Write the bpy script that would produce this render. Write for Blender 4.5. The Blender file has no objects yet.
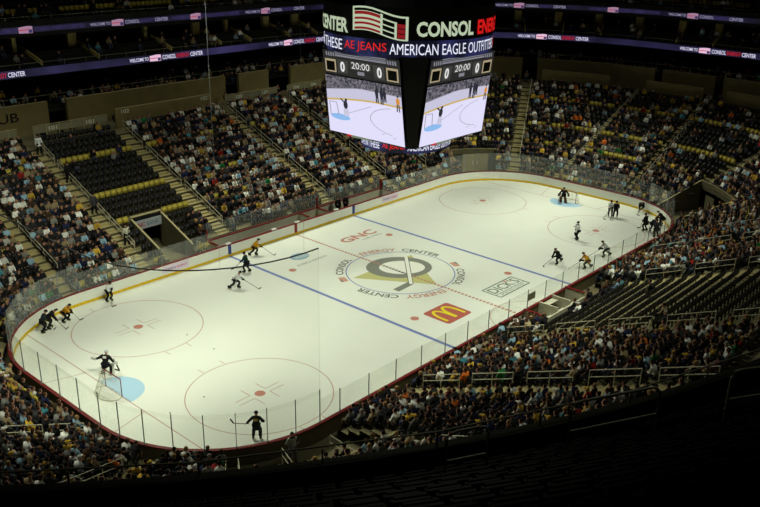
import bpy, math, random
import numpy as np
from mathutils import Vector, Matrix
random.seed(7)
rng = np.random.default_rng(7)
S = bpy.context.scene
COL = S.collection
pi = math.pi

# ------------------------------------------------------------------ camera, world, lights, exposure
FPX = 852.68
CAM = np.array([-50.5368, -42.9429, 27.4910])
YAW, PIT, ROLL = 0.730600, -0.372121, 0.0176291
_fw = np.array([math.cos(PIT)*math.cos(YAW), math.cos(PIT)*math.sin(YAW), math.sin(PIT)])
_r = np.array([math.sin(YAW), -math.cos(YAW), 0.0])
_u = np.cross(_r, _fw)
_r2 = _r*math.cos(ROLL)+_u*math.sin(ROLL)
_u2 = -_r*math.sin(ROLL)+_u*math.cos(ROLL)
cam = bpy.data.cameras.new('camera')
cam.sensor_width = 36.0
cam.lens = FPX/760*36
cam.clip_end = 500
camo = bpy.data.objects.new('camera', cam)
COL.objects.link(camo)
camo.matrix_world = Matrix(((_r2[0], _u2[0], -_fw[0], CAM[0]), (_r2[1], _u2[1], -_fw[1], CAM[1]),
                            (_r2[2], _u2[2], -_fw[2], CAM[2]), (0, 0, 0, 1)))
S.camera = camo
w = bpy.data.worlds.new('world')
S.world = w
w.use_nodes = True
w.node_tree.nodes['Background'].inputs[0].default_value = (0.5, 0.5, 0.42, 1)
w.node_tree.nodes['Background'].inputs[1].default_value = 0.0
LIGHT_COL = (0.95, 1.0, 0.78)
ICE_POWER = 18600.0
FILL_POWER = 330.0
for lx in (-25.5, -15.3, -5.1, 5.1, 15.3, 25.5):
    for ly in (-1, 1):
        l = bpy.data.lights.new('rink_floodlight', 'SPOT')
        l.energy = ICE_POWER*{-25.5: 1.5, -15.3: 1.05, -5.1: 0.92, 5.1: 0.92, 15.3: 0.95, 25.5: 1.3}[lx]*(1.12 if ly > 0 else 1.0)
        l.color = LIGHT_COL
        l.spot_size = math.radians(58)
        l.spot_blend = 0.9
        l.shadow_soft_size = 2.2
        o = bpy.data.objects.new('rink_floodlight', l)
        COL.objects.link(o)
        o.location = (lx*1.15, -ly*19.0, 33.5)
        d = Vector((lx*1.12, ly*13.0 if abs(lx) > 10 else -ly*11.0, 0))-Vector(o.location)
        o.rotation_euler = d.to_track_quat('-Z', 'Y').to_euler()
for lx, ly in ((-20, 24), (0, 26), (20, 24), (38, 8), (38, -10), (14, -24), (-8, -24), (-34, -30)):  # added unseen fill lamps that lift the stands and the foreground deck
    l = bpy.data.lights.new('fill_light', 'AREA')
    l.shape = 'DISK'
    l.size = 4.0
    l.energy = FILL_POWER*(0.25 if lx == -34 else 0.35 if lx == 38 else 1.0)
    l.color = LIGHT_COL
    l.spread = math.radians(110)
    o = bpy.data.objects.new('fill_light', l)
    COL.objects.link(o)
    o.location = (lx, ly, 34.0)
S.view_settings.view_transform = 'Standard'
S.view_settings.look = 'None'
S.view_settings.exposure = 0.0
S.view_settings.gamma = 1.0
S.view_settings.use_curve_mapping = False
S.cycles.transparent_max_bounces = 24


def project(p):
    d = np.asarray(p, float)-CAM
    z = d@_fw
    return 380+FPX*(d@_r2)/z, 253.5-FPX*(d@_u2)/z, z


def ray(px, py):
    return _fw+_r2*(px-380)/FPX+_u2*(253.5-py)/FPX


def onz(px, py, z):
    d = ray(px, py)
    return CAM+d*(z-CAM[2])/d[2]


def unit(v):
    v = np.asarray(v, float)
    return v/(np.linalg.norm(v)+1e-9)


# ------------------------------------------------------------------ materials
def lin(c):
    return tuple((x/12.92 if x <= 0.04045 else ((x+0.055)/1.055)**2.4) for x in c)


MATS = {}


def pm(name, rgb, rough=0.6, metal=0.0, noise=0.0, scale=3.0, spec=0.3):
    """procedural principled material, rgb in sRGB"""
    if name in MATS:
        return MATS[name]
    m = bpy.data.materials.new(name)
    m.use_nodes = True
    nt = m.node_tree
    b = nt.nodes['Principled BSDF']
    c = lin(rgb)
    b.inputs['Base Color'].default_value = (*c, 1)
    b.inputs['Roughness'].default_value = rough
    b.inputs['Metallic'].default_value = metal
    b.inputs['Specular IOR Level'].default_value = spec
    if noise > 0:
        tc = nt.nodes.new('ShaderNodeTexCoord')
        n = nt.nodes.new('ShaderNodeTexNoise')
        n.inputs['Scale'].default_value = scale
        n.inputs['Detail'].default_value = 4
        r = nt.nodes.new('ShaderNodeValToRGB')
        r.color_ramp.elements[0].position = 0.3
        r.color_ramp.elements[1].position = 0.7
        r.color_ramp.elements[0].color = (*[x*(1-noise) for x in c], 1)
        r.color_ramp.elements[1].color = (*[min(1, x*(1+noise)) for x in c], 1)
        nt.links.new(tc.outputs['Object'], n.inputs['Vector'])
        nt.links.new(n.outputs['Fac'], r.inputs['Fac'])
        nt.links.new(r.outputs['Color'], b.inputs['Base Color'])
    MATS[name] = m
    return m


def em(name, rgb, strength=1.0, noise=0.0, scale=1.0, rgb2=None):
    """light-giving display material"""
    if name in MATS:
        return MATS[name]
    m = bpy.data.materials.new(name)
    m.use_nodes = True
    nt = m.node_tree
    b = nt.nodes['Principled BSDF']
    b.inputs['Base Color'].default_value = (0.01, 0.01, 0.01, 1)
    b.inputs['Roughness'].default_value = 0.5
    b.inputs['Emission Color'].default_value = (*lin(rgb), 1)
    b.inputs['Emission Strength'].default_value = strength
    if rgb2 is not None:
        tc = nt.nodes.new('ShaderNodeTexCoord')
        n = nt.nodes.new('ShaderNodeTexNoise')
        n.inputs['Scale'].default_value = scale
        n.inputs['Detail'].default_value = 3
        r = nt.nodes.new('ShaderNodeValToRGB')
        r.color_ramp.elements[0].position = 0.4
        r.color_ramp.elements[1].position = 0.66
        r.color_ramp.elements[0].color = (*lin(rgb), 1)
        r.color_ramp.elements[1].color = (*lin(rgb2), 1)
        nt.links.new(tc.outputs['Object'], n.inputs['Vector'])
        nt.links.new(n.outputs['Fac'], r.inputs['Fac'])
        nt.links.new(r.outputs['Color'], b.inputs['Emission Color'])
    MATS[name] = m
    return m


def glass_mat(name, trans, dirt_haze, gloss):
    m = bpy.data.materials.new(name)
    m.use_nodes = True
    nt = m.node_tree
    for n in list(nt.nodes):
        nt.nodes.remove(n)
    out = nt.nodes.new('ShaderNodeOutputMaterial')
    t = nt.nodes.new('ShaderNodeBsdfTransparent')
    t.inputs[0].default_value = (*trans, 1)
    df = nt.nodes.new('ShaderNodeBsdfDiffuse')
    df.inputs[0].default_value = (0.75, 0.78, 0.74, 1)
    g = nt.nodes.new('ShaderNodeBsdfGlossy')
    g.inputs[0].default_value = (0.9, 0.92, 0.9, 1)
    g.inputs['Roughness'].default_value = 0.05
    m1 = nt.nodes.new('ShaderNodeMixShader')
    m1.inputs[0].default_value = dirt_haze  # white diffuse share: film of dirt, plus painted haze on far panes
    m2 = nt.nodes.new('ShaderNodeMixShader')
    fr = nt.nodes.new('ShaderNodeFresnel')
    fr.inputs['IOR'].default_value = 1.25
    mul = nt.nodes.new('ShaderNodeMath')
    mul.operation = 'MULTIPLY'
    mul.inputs[1].default_value = gloss
    L = nt.links.new
    L(t.outputs[0], m1.inputs[1])
    L(df.outputs[0], m1.inputs[2])
    L(fr.outputs[0], mul.inputs[0])
    L(mul.outputs[0], m2.inputs[0])
    L(m1.outputs[0], m2.inputs[1])
    L(g.outputs[0], m2.inputs[2])
    L(m2.outputs[0], out.inputs[0])
    return m


def attr_mat(name, mode):
    m = bpy.data.materials.new(name)
    m.use_nodes = True
    nt = m.node_tree
    b = nt.nodes['Principled BSDF']
    b.inputs['Roughness'].default_value = 0.85
    b.inputs['Specular IOR Level'].default_value = 0.15
    if mode == 'attr':
        a = nt.nodes.new('ShaderNodeAttribute')
        a.attribute_name = 'cloth'
        nt.links.new(a.outputs['Color'], b.inputs['Base Color'])
    else:
        a = nt.nodes.new('ShaderNodeObjectInfo')
        nt.links.new(a.outputs['Color'], b.inputs['Base Color'])
    return m


M_ice = pm('ice', (0.93, 0.94, 0.91), 0.32, 0, 0.02, 0.35, 0.35)
M_board = pm('board_white', (0.90, 0.91, 0.87), 0.45, 0, 0.02, 1.0)
M_boardout = pm('board_back', (0.40, 0.37, 0.27), 0.7, 0, 0.1, 2.0)
M_kick = pm('kick_yellow', (0.86, 0.72, 0.05), 0.5)
M_cap = pm('cap_red', (0.47, 0.10, 0.11), 0.5)
M_red = pm('paint_red', (0.77, 0.52, 0.46), 0.45)
M_redline = pm('line_red', (0.75, 0.58, 0.52), 0.45)
M_dash = pm('dash_red', (0.76, 0.54, 0.46), 0.45)
M_blue = pm('paint_blue', (0.47, 0.53, 0.76), 0.45)
M_crease = pm('crease_blue', (0.68, 0.82, 0.93), 0.45)
M_logoblk = pm('paint_black', (0.36, 0.37, 0.36), 0.45)
M_logogry = pm('paint_grey', (0.52, 0.53, 0.50), 0.45)
M_gold = pm('paint_gold', (0.77, 0.76, 0.52), 0.45)
M_pwhite = pm('paint_white', (0.95, 0.95, 0.92), 0.4)
M_mcred = pm('paint_brick', (0.73, 0.40, 0.36), 0.45)
M_mcyel = pm('paint_yellow', (0.93, 0.86, 0.22), 0.45)
M_green = pm('paint_green', (0.42, 0.50, 0.44), 0.45)
M_peach = pm('paint_peach', (0.82, 0.62, 0.55), 0.45)
M_konica = pm('paint_skyblue', (0.55, 0.68, 0.76), 0.45)
M_boardblue = pm('board_blue', (0.16, 0.26, 0.55), 0.45)
M_boardred = pm('board_red', (0.55, 0.12, 0.12), 0.45)
M_lilac = pm('advert_lilac', (0.88, 0.82, 0.90), 0.5)
M_crimson = pm('advert_crimson', (0.75, 0.20, 0.38), 0.5)
M_ink = pm('advert_ink', (0.25, 0.22, 0.28), 0.5)
M_conc = pm('concrete', (0.47, 0.44, 0.33), 0.85, 0, 0.15, 0.8)
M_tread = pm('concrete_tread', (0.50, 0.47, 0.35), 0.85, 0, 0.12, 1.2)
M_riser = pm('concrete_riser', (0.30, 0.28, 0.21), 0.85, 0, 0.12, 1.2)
M_step = pm('aisle_step', (0.66, 0.61, 0.43), 0.8, 0, 0.1, 2.0)
M_wall = pm('concourse_wall', (0.52, 0.47, 0.30), 0.8, 0, 0.1, 0.8)
M_walltop = pm('wall_cap', (0.66, 0.62, 0.46), 0.7)
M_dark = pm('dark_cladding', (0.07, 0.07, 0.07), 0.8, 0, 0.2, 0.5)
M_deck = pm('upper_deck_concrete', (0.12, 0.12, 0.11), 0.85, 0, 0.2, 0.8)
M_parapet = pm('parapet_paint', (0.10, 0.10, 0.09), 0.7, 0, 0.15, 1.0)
M_rim = pm('parapet_rim', (0.22, 0.21, 0.18), 0.5)
M_rail = pm('rail_steel', (0.78, 0.76, 0.66), 0.5, 0.0)
M_railblk = pm('rail_grey', (0.62, 0.60, 0.52), 0.45, 0.2)
M_post = pm('glass_post', (0.46, 0.49, 0.49), 0.45, 0.1)
M_seat = pm('seat_black', (0.10, 0.10, 0.11), 0.45, 0, 0.1, 8.0)
M_seaty = pm('seat_gold', (0.73, 0.66, 0.27), 0.5, 0, 0.08, 8.0)
M_seatleg = pm('seat_bracket', (0.16, 0.16, 0.16), 0.5, 0.3)
M_blk = pm('cloth_black', (0.09, 0.09, 0.11), 0.85)
M_steel = pm('steel_dark', (0.16, 0.16, 0.17), 0.5, 0.5)
M_skin = pm('skin', (0.70, 0.52, 0.42), 0.6)
M_eye = pm('eye_dark', (0.08, 0.06, 0.05), 0.4)
M_lip = pm('lip', (0.60, 0.33, 0.30), 0.6)
M_trouser = pm('trouser', (0.13, 0.14, 0.18), 0.85)
M_shoe = pm('shoe', (0.10, 0.10, 0.10), 0.6)
M_cloth_obj = attr_mat('cloth_by_object', 'obj')
M_cloth_attr = attr_mat('cloth_in_crowd', 'attr')
M_glass = glass_mat('rink_glass', (0.985, 0.99, 0.976), 0.025, 0.10)
M_glassfar = glass_mat('hazed_glass', (0.98, 0.988, 0.972), 0.075, 0.10)  # same glass, with milky glare put into its colour as extra haze
M_net = glass_mat('safety_netting', (0.96, 0.96, 0.952), 0.004, 0.0)
M_wood = pm('stick_wood', (0.30, 0.26, 0.20), 0.6)
M_tape = pm('stick_tape', (0.12, 0.12, 0.12), 0.7)
M_netting = pm('goal_cord', (0.86, 0.87, 0.82), 0.8)
M_goalred = pm('goal_red', (0.45, 0.10, 0.10), 0.5)


# ------------------------------------------------------------------ object helpers
def wloc(o):
    v = Vector((0, 0, 0))
    while o is not None:
        v += Vector(o.location)
        o = o.parent
    return v


def tag(o, label=None, cat=None, group=None, kind=None):
    if label:
        o['label'] = label
    if cat:
        o['category'] = cat
    if group:
        o['group'] = group
    if kind:
        o['kind'] = kind
    return o


def empty(name, loc, label, cat, group=None, parent=None):
    o = bpy.data.objects.new(name, None)
    COL.objects.link(o)
    o.empty_display_size = 0.3
    o.location = loc
    return tag(o, label, cat, group)


class MB:
    def __init__(self):
        self.v, self.f, self.m = [], [], []

    def add(self, vs, fs, mat=0):
        k = len(self.v)
        self.v += [tuple(map(float, q)) for q in vs]
        self.f += [tuple(i+k for i in f) for f in fs]
        self.m += [mat]*len(fs) if isinstance(mat, int) else list(mat)
        return self

    def obox(self, c, ax, ay, az, mat=0):
        """box from centre and three half-axis vectors"""
        c, ax, ay, az = (np.asarray(q, float) for q in (c, ax, ay, az))
        vs = [c+sx*ax+sy*ay+sz*az for sz in (-1, 1) for sx, sy in ((-1, -1), (1, -1), (1, 1), (-1, 1))]
        return self.add(vs, [(3, 2, 1, 0), (4, 5, 6, 7), (0, 1, 5, 4), (1, 2, 6, 5), (2, 3, 7, 6), (3, 0, 4, 7)], mat)

    def box(self, c, s, mat=0, rz=0.0):
        ca, sa = math.cos(rz), math.sin(rz)
        return self.obox(c, (ca*s[0]/2, sa*s[0]/2, 0), (-sa*s[1]/2, ca*s[1]/2, 0), (0, 0, s[2]/2), mat)

    def bar(self, p, q, wd, ht=None, mat=0, up=(0, 0, 1)):
        p, q = np.asarray(p, float), np.asarray(q, float)
        d = q-p
        L = np.linalg.norm(d)
        if L < 1e-6:
            return self
        e = d/L
        up = np.asarray(up, float)
        if abs(e@up) > 0.95:
            up = np.array([1.0, 0, 0])
        s = np.cross(e, up)
        s /= np.linalg.norm(s)
        t = np.cross(s, e)
        ht = ht or wd
        return self.obox((p+q)/2, e*L/2, s*wd/2, t*ht/2, mat)

    def tube(self, pts, r, n=6, mat=0, r1=None, cap=True):
        pts = [np.asarray(p, float) for p in pts]
        k = len(self.v)
        N = len(pts)
        vs, fs = [], []
        for i, p in enumerate(pts):
            a = pts[max(0, i-1)]
            b = pts[min(N-1, i+1)]
            e = b-a
            e = e/(np.linalg.norm(e)+1e-9)
            up = np.array([0, 0, 1.0]) if abs(e[2]) < 0.95 else np.array([1.0, 0, 0])
            s = np.cross(e, up)
            s /= np.linalg.norm(s)
            t = np.cross(s, e)
            rr = r if r1 is None else r+(r1-r)*i/(N-1)
            for j in range(n):
                an = 2*pi*j/n
                vs.append(p+rr*(s*math.cos(an)+t*math.sin(an)))
        for i in range(N-1):
            for j in range(n):
                fs.append((i*n+j, i*n+(j+1) % n, (i+1)*n+(j+1) % n, (i+1)*n+j))
        if cap:
            fs.append(tuple(range(n-1, -1, -1)))
            fs.append(tuple((N-1)*n+j for j in range(n)))
        return self.add(vs, fs, mat)

    def prism(self, poly, z0, z1, mat=0):
        n = len(poly)
        vs = [(x, y, z0) for x, y in poly]+[(x, y, z1) for x, y in poly]
        fs = [tuple(range(n-1, -1, -1)), tuple(range(n, 2*n))]
        fs += [(i, (i+1) % n, n+(i+1) % n, n+i) for i in range(n)]
        return self.add(vs, fs, mat)

    def ellipsoid(self, c, r, nu=10, nv=6, mat=0, vmin=-pi/2, R=None):
        vs, fs = [], []
        for i in range(nv+1):
            ph = vmin+(pi/2-vmin)*i/nv
            for j in range(nu):
                th = 2*pi*j/nu
                q = np.array([r[0]*math.cos(ph)*math.cos(th), r[1]*math.cos(ph)*math.sin(th), r[2]*math.sin(ph)])
                if R is not None:
                    q = R@q
                vs.append(np.asarray(c)+q)
        for i in range(nv):
            for j in range(nu):
                fs.append((i*nu+j, i*nu+(j+1) % nu, (i+1)*nu+(j+1) % nu, (i+1)*nu+j))
        fs.append(tuple(range(nu-1, -1, -1)))
        return self.add(vs, fs, mat)

    def build(self, name, mats, parent=None, smooth=False, world=True):
        me = bpy.data.meshes.new(name)
        off = wloc(parent) if (parent is not None and world) else Vector((0, 0, 0))
        me.from_pydata([(x-off.x, y-off.y, z-off.z) for x, y, z in self.v], [], self.f)
        if not isinstance(mats, (list, tuple)):
            mats = [mats]
        for m in mats:
            me.materials.append(m)
        if len(mats) > 1:
            me.polygons.foreach_set('material_index', self.m)
        if smooth:
            me.polygons.foreach_set('use_smooth', [True]*len(me.polygons))
        me.update()
        o = bpy.data.objects.new(name, me)
        COL.objects.link(o)
        o.parent = parent
        return o


# ------------------------------------------------------------------ lettering
_textcache = {}


def text2d(s, bold=0.0):
    """flat glyph mesh of a string: verts (n,2), faces, width, height (cap height 0.7)"""
    key = (s, bold)
    if key in _textcache:
        return _textcache[key]
    cu = bpy.data.curves.new('lettering', 'FONT')
    cu.body = s
    cu.offset = bold
    cu.resolution_u = 3
    ob = bpy.data.objects.new('lettering', cu)
    COL.objects.link(ob)
    dg = bpy.context.evaluated_depsgraph_get()
    me = bpy.data.meshes.new_from_object(ob.evaluated_get(dg))
    vs = np.array([v.co[:2] for v in me.vertices]).reshape(-1, 2)
    fs = [tuple(p.vertices) for p in me.polygons]
    bpy.data.objects.remove(ob)
    bpy.data.curves.remove(cu)
    bpy.data.meshes.remove(me)
    if len(vs):
        vs = vs-vs.min(0)
    _textcache[key] = (vs, fs)
    return vs, fs


def put_text(mb, s, fn, wd, ht, mat=0, bold=0.02, u0=0.0, v0=0.0):
    """letters stretched to wd x ht, mapped by fn(u,v)->xyz"""
    vs, fs = text2d(s, bold)
    if not len(vs):
        return
    mx = vs.max(0)
    mb.add([fn(u0+x/mx[0]*wd, v0+y/mx[1]*ht) for x, y in vs], fs, mat)


def put_poly(mb, pts, fn, mat=0):
    mb.add([fn(u, v) for u, v in pts], [tuple(range(len(pts)))], mat)


# ------------------------------------------------------------------ arena plan: rounded rectangle offset by d from the boards
HX, HY, RC = 30.48, 12.95, 8.53
SX, SY = HX-RC, HY-RC
PIECES = [('far', 2*SX), ('far right corner', None), ('right end', 2*SY), ('near right corner', None),
          ('near', 2*SX), ('near left corner', None), ('left end', 2*SY), ('far left corner', None)]


def piece_len(k, d):
    return PIECES[k][1] if PIECES[k][1] is not None else (RC+d)*pi/2


def piece_pt(k, t, d):
    """t = arclength on the piece at offset d -> x, y, nx, ny (n points away from the ice)"""
    if k == 0:
        return (-SX+t, HY+d, 0, 1)
    if k == 2:
        return (HX+d, SY-t, 1, 0)
    if k == 4:
        return (SX-t, -HY-d, 0, -1)
    if k == 6:
        return (-HX-d, -SY+t, -1, 0)
    a = {1: pi/2, 3: 0, 5: -pi/2, 7: -pi}[k]-t/(RC+d)
    cx = SX if k in (1, 3) else -SX
    cy = SY if k in (1, 7) else -SY
    return (cx+(RC+d)*math.cos(a), cy+(RC+d)*math.sin(a), math.cos(a), math.sin(a))


def ring_pt(s, d):
    """s = arclength around the ring at offset d, clockwise from the far straight's left end"""
    tot = sum(piece_len(k, d) for k in range(8))
    s %= tot
    for k in range(8):
        L = piece_len(k, d)
        if s <= L:
            return piece_pt(k, s, d)
        s -= L
    return piece_pt(0, 0, d)


def offset_of(x, y):
    if abs(x) > SX and abs(y) > SY:
        return math.hypot(abs(x)-SX, abs(y)-SY)-RC
    return max(abs(x)-HX, abs(y)-HY)


def nodes(step_straight=50.0, nc=12):
    """list of (piece, fraction) for sweeping a ring"""
    out = []
    for k in range(8):
        n = nc if PIECES[k][1] is None else max(1, int(round(PIECES[k][1]/step_straight)))
        for i in range(n):
            out.append((k, i/n))
    return out


def sweep(mb, profile, mat=0, nodes_=None, closed=False, keep=None):
    """profile = list of (d, z); swept round the whole ring"""
    nd = nodes_ or nodes()
    N, P_ = len(nd), len(profile)
    vs = []
    for k, fr in nd:
        for d, z in profile:
            x, y, nx, ny = piece_pt(k, fr*piece_len(k, d), d)
            vs.append((x, y, z))
    fs, ms = [], []
    rng_ = range(P_) if closed else range(P_-1)
    for i in range(N):
        if keep and not keep(nd[i]):
            continue
        j = (i+1) % N
        for q in rng_:
            q2 = (q+1) % P_
            fs.append((i*P_+q, i*P_+q2, j*P_+q2, j*P_+q))
            ms.append(mat if isinstance(mat, int) else mat[q])
    mb.add(vs, fs, ms)


def corner_angle(x, y):
    if abs(x) > SX and abs(y) > SY:
        return math.degrees(math.atan2(abs(y)-SY, abs(x)-SX))
    return None


AISLE_X = (6.45, 15.55)
AISLE_ANG = (29.5, 88.0)


def in_aisle(x, y, d, half=0.72):
    a = corner_angle(x, y)
    if a is not None:
        return any(abs(a-q)*pi/180*(RC+d) < half for q in AISLE_ANG)
    if abs(y) > HY-0.01:
        return any(abs(abs(x)-q) < (half if y > 0 else 1.1) for q in AISLE_X)
    return abs(abs(y)-SY) < half


def in_hole(x, y, d):
    a = corner_angle(x, y)
    if a is not None:
        if x > 0 and y < 0:
            return 27 < a < 55 and d < 5.8
        if x > 0 and y > 0:
            return 40 < a < 66 and d < 4.5
        if x < 0 and y < 0:
            return a > 52 and d < 5.8
        return False
    if y > HY and -13.3 < x < -10.2:
        return d < 6.4
    if y > HY and -9.0 < x < 13.6:
        return d < 2.0
    if y < -HY and -2.6 < x < 8.2:
        return d < 3.2
    if y < -HY and x < -20.9:
        return d < 5.8
    return False


ROW_D0, ROW_DD, ROW_Z0, ROW_DZ, NROW = 0.55, 0.86, 0.45, 0.36, 21
UP_D0, UP_DD, UP_Z0, UP_DZ, NUP = 26.5, 0.86, 17.4, 0.585, 19


def in_view(x, y, z, mx=110, my=90):
    px, py, dz = project((x, y, z))
    return dz > 1 and -mx < px < 760+mx and -my < py < 507+my


# ------------------------------------------------------------------ structure
# ice
mb = MB()
pts = []
for k, fr in nodes():
    x, y, _, _ = piece_pt(k, fr*piece_len(k, -0.02), -0.02)
    pts.append((x, y))
mb.prism(pts, -0.25, 0.0)
ice = tag(mb.build('floor', M_ice), 'pale ice sheet of the hockey rink', None, None, 'structure')
# ground slab under everything
mb = MB()
mb.box((0, 0, -0.45), (190, 150, 0.3))
tag(mb.build('ground', M_conc), kind='structure')

# lower bowl stepped terrace
mb = MB()
for i in range(NROW):
    d0 = ROW_D0+ROW_DD*i
    z = ROW_Z0+ROW_DZ*i
    zb = z-ROW_DZ if i else 0.0
    for k in range(8):
        L = piece_len(k, d0)
        n = max(1, int(round(L/0.9)))
        for j in range(n):
            a, b = j/n, (j+1)/n
            dm = d0+ROW_DD/2
            x, y, nx, ny = piece_pt(k, (a+b)/2*piece_len(k, dm), dm)
            if in_hole(x, y, dm):
                continue
            q = [piece_pt(k, t*piece_len(k, d), d)[:2] for t in (a, b) for d in (d0, d0+ROW_DD)]
            (x0, y0), (x1, y1), (x2, y2), (x3, y3) = q
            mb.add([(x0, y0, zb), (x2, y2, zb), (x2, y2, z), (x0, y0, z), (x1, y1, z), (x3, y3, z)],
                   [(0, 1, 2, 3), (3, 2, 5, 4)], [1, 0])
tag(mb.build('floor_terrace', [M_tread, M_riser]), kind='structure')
DT = ROW_D0+ROW_DD*NROW
ZT = ROW_Z0+ROW_DZ*(NROW-1)
# walkway round the boards, concourse behind the bowl, club floor, soffits
mb = MB()
sweep(mb, [(0.16, -0.02), (1.6, -0.02), (8, -0.02)], 0)
tag(mb.build('floor_walkway', M_conc), kind='structure')
mb = MB()
sweep(mb, [(DT, ZT), (24.0, ZT)], 0)
tag(mb.build('floor_concourse', M_conc), kind='structure')
mb = MB()
sweep(mb, [(23.95, 9.4), (25.2, 9.4), (25.2, 9.8), (26.2, 9.8), (26.2, 10.2), (30.0, 10.2)], 0)
tag(mb.build('floor_loge', M_deck), kind='structure')
mb = MB()
sweep(mb, [(24.5, 12.85), (24.5, 13.75), (25.2, 13.75), (25.2, 14.05), (26.1, 14.05), (26.1, 14.4), (27.0, 14.4),
           (27.0, 14.75), (30.0, 14.75), (30.0, 12.85)], 0, closed=True)
tag(mb.build('floor_club', M_deck), kind='structure')
mb = MB()
sweep(mb, [(30.0, -0.1), (30.0, 17.0), (30.4, 17.0), (30.4, -0.1)], 0)
tag(mb.build('wall_back', M_dark), kind='structure')
# upper deck: parapet, stepped slab, soffit
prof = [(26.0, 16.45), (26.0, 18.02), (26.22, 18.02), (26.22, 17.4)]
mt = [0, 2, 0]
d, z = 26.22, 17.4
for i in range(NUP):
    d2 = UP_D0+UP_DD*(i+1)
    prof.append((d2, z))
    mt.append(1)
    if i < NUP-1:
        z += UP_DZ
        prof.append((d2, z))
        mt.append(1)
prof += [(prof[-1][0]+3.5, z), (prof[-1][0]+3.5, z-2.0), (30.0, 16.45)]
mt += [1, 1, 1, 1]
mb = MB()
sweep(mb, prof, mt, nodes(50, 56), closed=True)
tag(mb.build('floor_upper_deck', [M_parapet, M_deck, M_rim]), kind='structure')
mb = MB()
sweep(mb, [(46.0, 15.0), (46.0, 40.0)], 0)
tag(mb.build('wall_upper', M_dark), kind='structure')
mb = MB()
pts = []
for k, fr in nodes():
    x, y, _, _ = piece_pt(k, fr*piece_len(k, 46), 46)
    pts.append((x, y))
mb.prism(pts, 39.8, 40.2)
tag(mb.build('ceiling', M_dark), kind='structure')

# walls at the top of the lower bowl
AX_FAR = ((-8.6, -10.9), (10.6, 12.9), (17.4, 21.0))


def wall_gap(k, x, y):
    if k == 0:
        return any(min(a) < x < max(a) for a in AX_FAR)
    if k == 4:
        return False
    if k in (2, 6):
        return abs(abs(y)-SY) < 0.9
    a = corner_angle(x, y)
    return a is not None and abs(a-29.5) < 1.9


def walled(dd, z0, z1, th, step, gapf):
    out = []
    for k in range(8):
        L = piece_len(k, dd)
        n = max(2, int(L/step))
        for j in range(n):
            xm, ym, _, _ = piece_pt(k, (j+0.5)/n*L, dd)
            if gapf(k, xm, ym):
                continue
            out.append((k, j/n, (j+1)/n))
    return out


def wall_mesh(segs, d0, d1, z0, z1, mb, mat=0, capmat=1):
    for k, a, b in segs:
        q = {}
        for nm, t in (('a', a), ('b', b)):
            for e, d in ((0, d0), (1, d1)):
                x, y, _, _ = piece_pt(k, t*piece_len(k, d), d)
                q[nm, e] = (x, y)
        A0, B0, A1, B1 = q['a', 0], q['b', 0], q['a', 1], q['b', 1]
        vs = [(*A0, z0), (*B0, z0), (*B1, z0), (*A1, z0), (*A0, z1), (*B0, z1), (*B1, z1), (*A1, z1)]
        mb.add(vs, [(3, 2, 1, 0), (4, 5, 6, 7), (0, 1, 5, 4), (1, 2, 6, 5), (2, 3, 7, 6), (3, 0, 4, 7)],
               [mat, capmat, mat, mat, mat, mat])


mb = MB()
segs = walled(23.6, 0, 0, 0, 0.5, wall_gap)
wall_mesh(segs, 23.55, 23.95, ZT, 10.55, mb)
tag(mb.build('wall_concourse', [M_wall, M_walltop]), kind='structure')
mb = MB()


def wall1_gap(k, x, y):
    if k == 0:
        return not (-5.9 < x < 5.7)
    if k in (2, 6):
        return abs(y) > 3.7
    a = corner_angle(x, y)
    if k == 1:
        return not (8 < a < 26)
    if k == 3:
        return not (4 < a < 26)
    return True


segs = walled(19.9, 0, 0, 0, 0.4, wall1_gap)
wall_mesh(segs, 19.75, 20.0, ZT-0.1, 9.65, mb)
tag(mb.build('wall_front', [M_wall, M_walltop]), kind='structure')

# aisle stairs: stepped blocks set on the terrace
def aisle_line():
    out = []
    for sx in (-1, 1):
        for q in AISLE_X:
            for sy in (-1, 1):
                out.append(lambda d, sx=sx, q=q, sy=sy: (sx*q, sy*(HY+d), 0, sy))
        for sy in (-1, 1):
            out.append(lambda d, sx=sx, sy=sy: (sx*(HX+d), sy*SY, sx, 0))
            for a in AISLE_ANG:
                ar = math.radians(a)
                out.append(lambda d, sx=sx, sy=sy, ar=ar: (sx*(SX+(RC+d)*math.cos(ar)), sy*(SY+(RC+d)*math.sin(ar)),
                                                          sx*math.cos(ar), sy*math.sin(ar)))
    return out


AISLES = aisle_line()
for fn in AISLES:
    mb = MB()
    for i in range(NROW-1):
        d = ROW_D0+ROW_DD*i
        z = ROW_Z0+ROW_DZ*i
        x, y, nx, ny = fn(d+ROW_DD*0.75)
        if in_hole(x, y, d+0.4) or not in_view(x, y, z):
            continue
        hw = 0.6 if not (ny == -1 and abs(x) < 20) else 0.9
        mb.obox((x, y, z+ROW_DZ/4), (ny*hw, -nx*hw, 0), (nx*ROW_DD/4, ny*ROW_DD/4, 0), (0, 0, ROW_DZ/4))
        x, y, nx, ny = fn(d+ROW_DD*0.25)
        mb.obox((x, y, z+0.012), (ny*hw, -nx*hw, 0), (nx*ROW_DD/4, ny*ROW_DD/4, 0), (0, 0, 0.012))
    if mb.v:
        tag(mb.build('aisle_steps', M_step), kind='structure')

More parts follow.
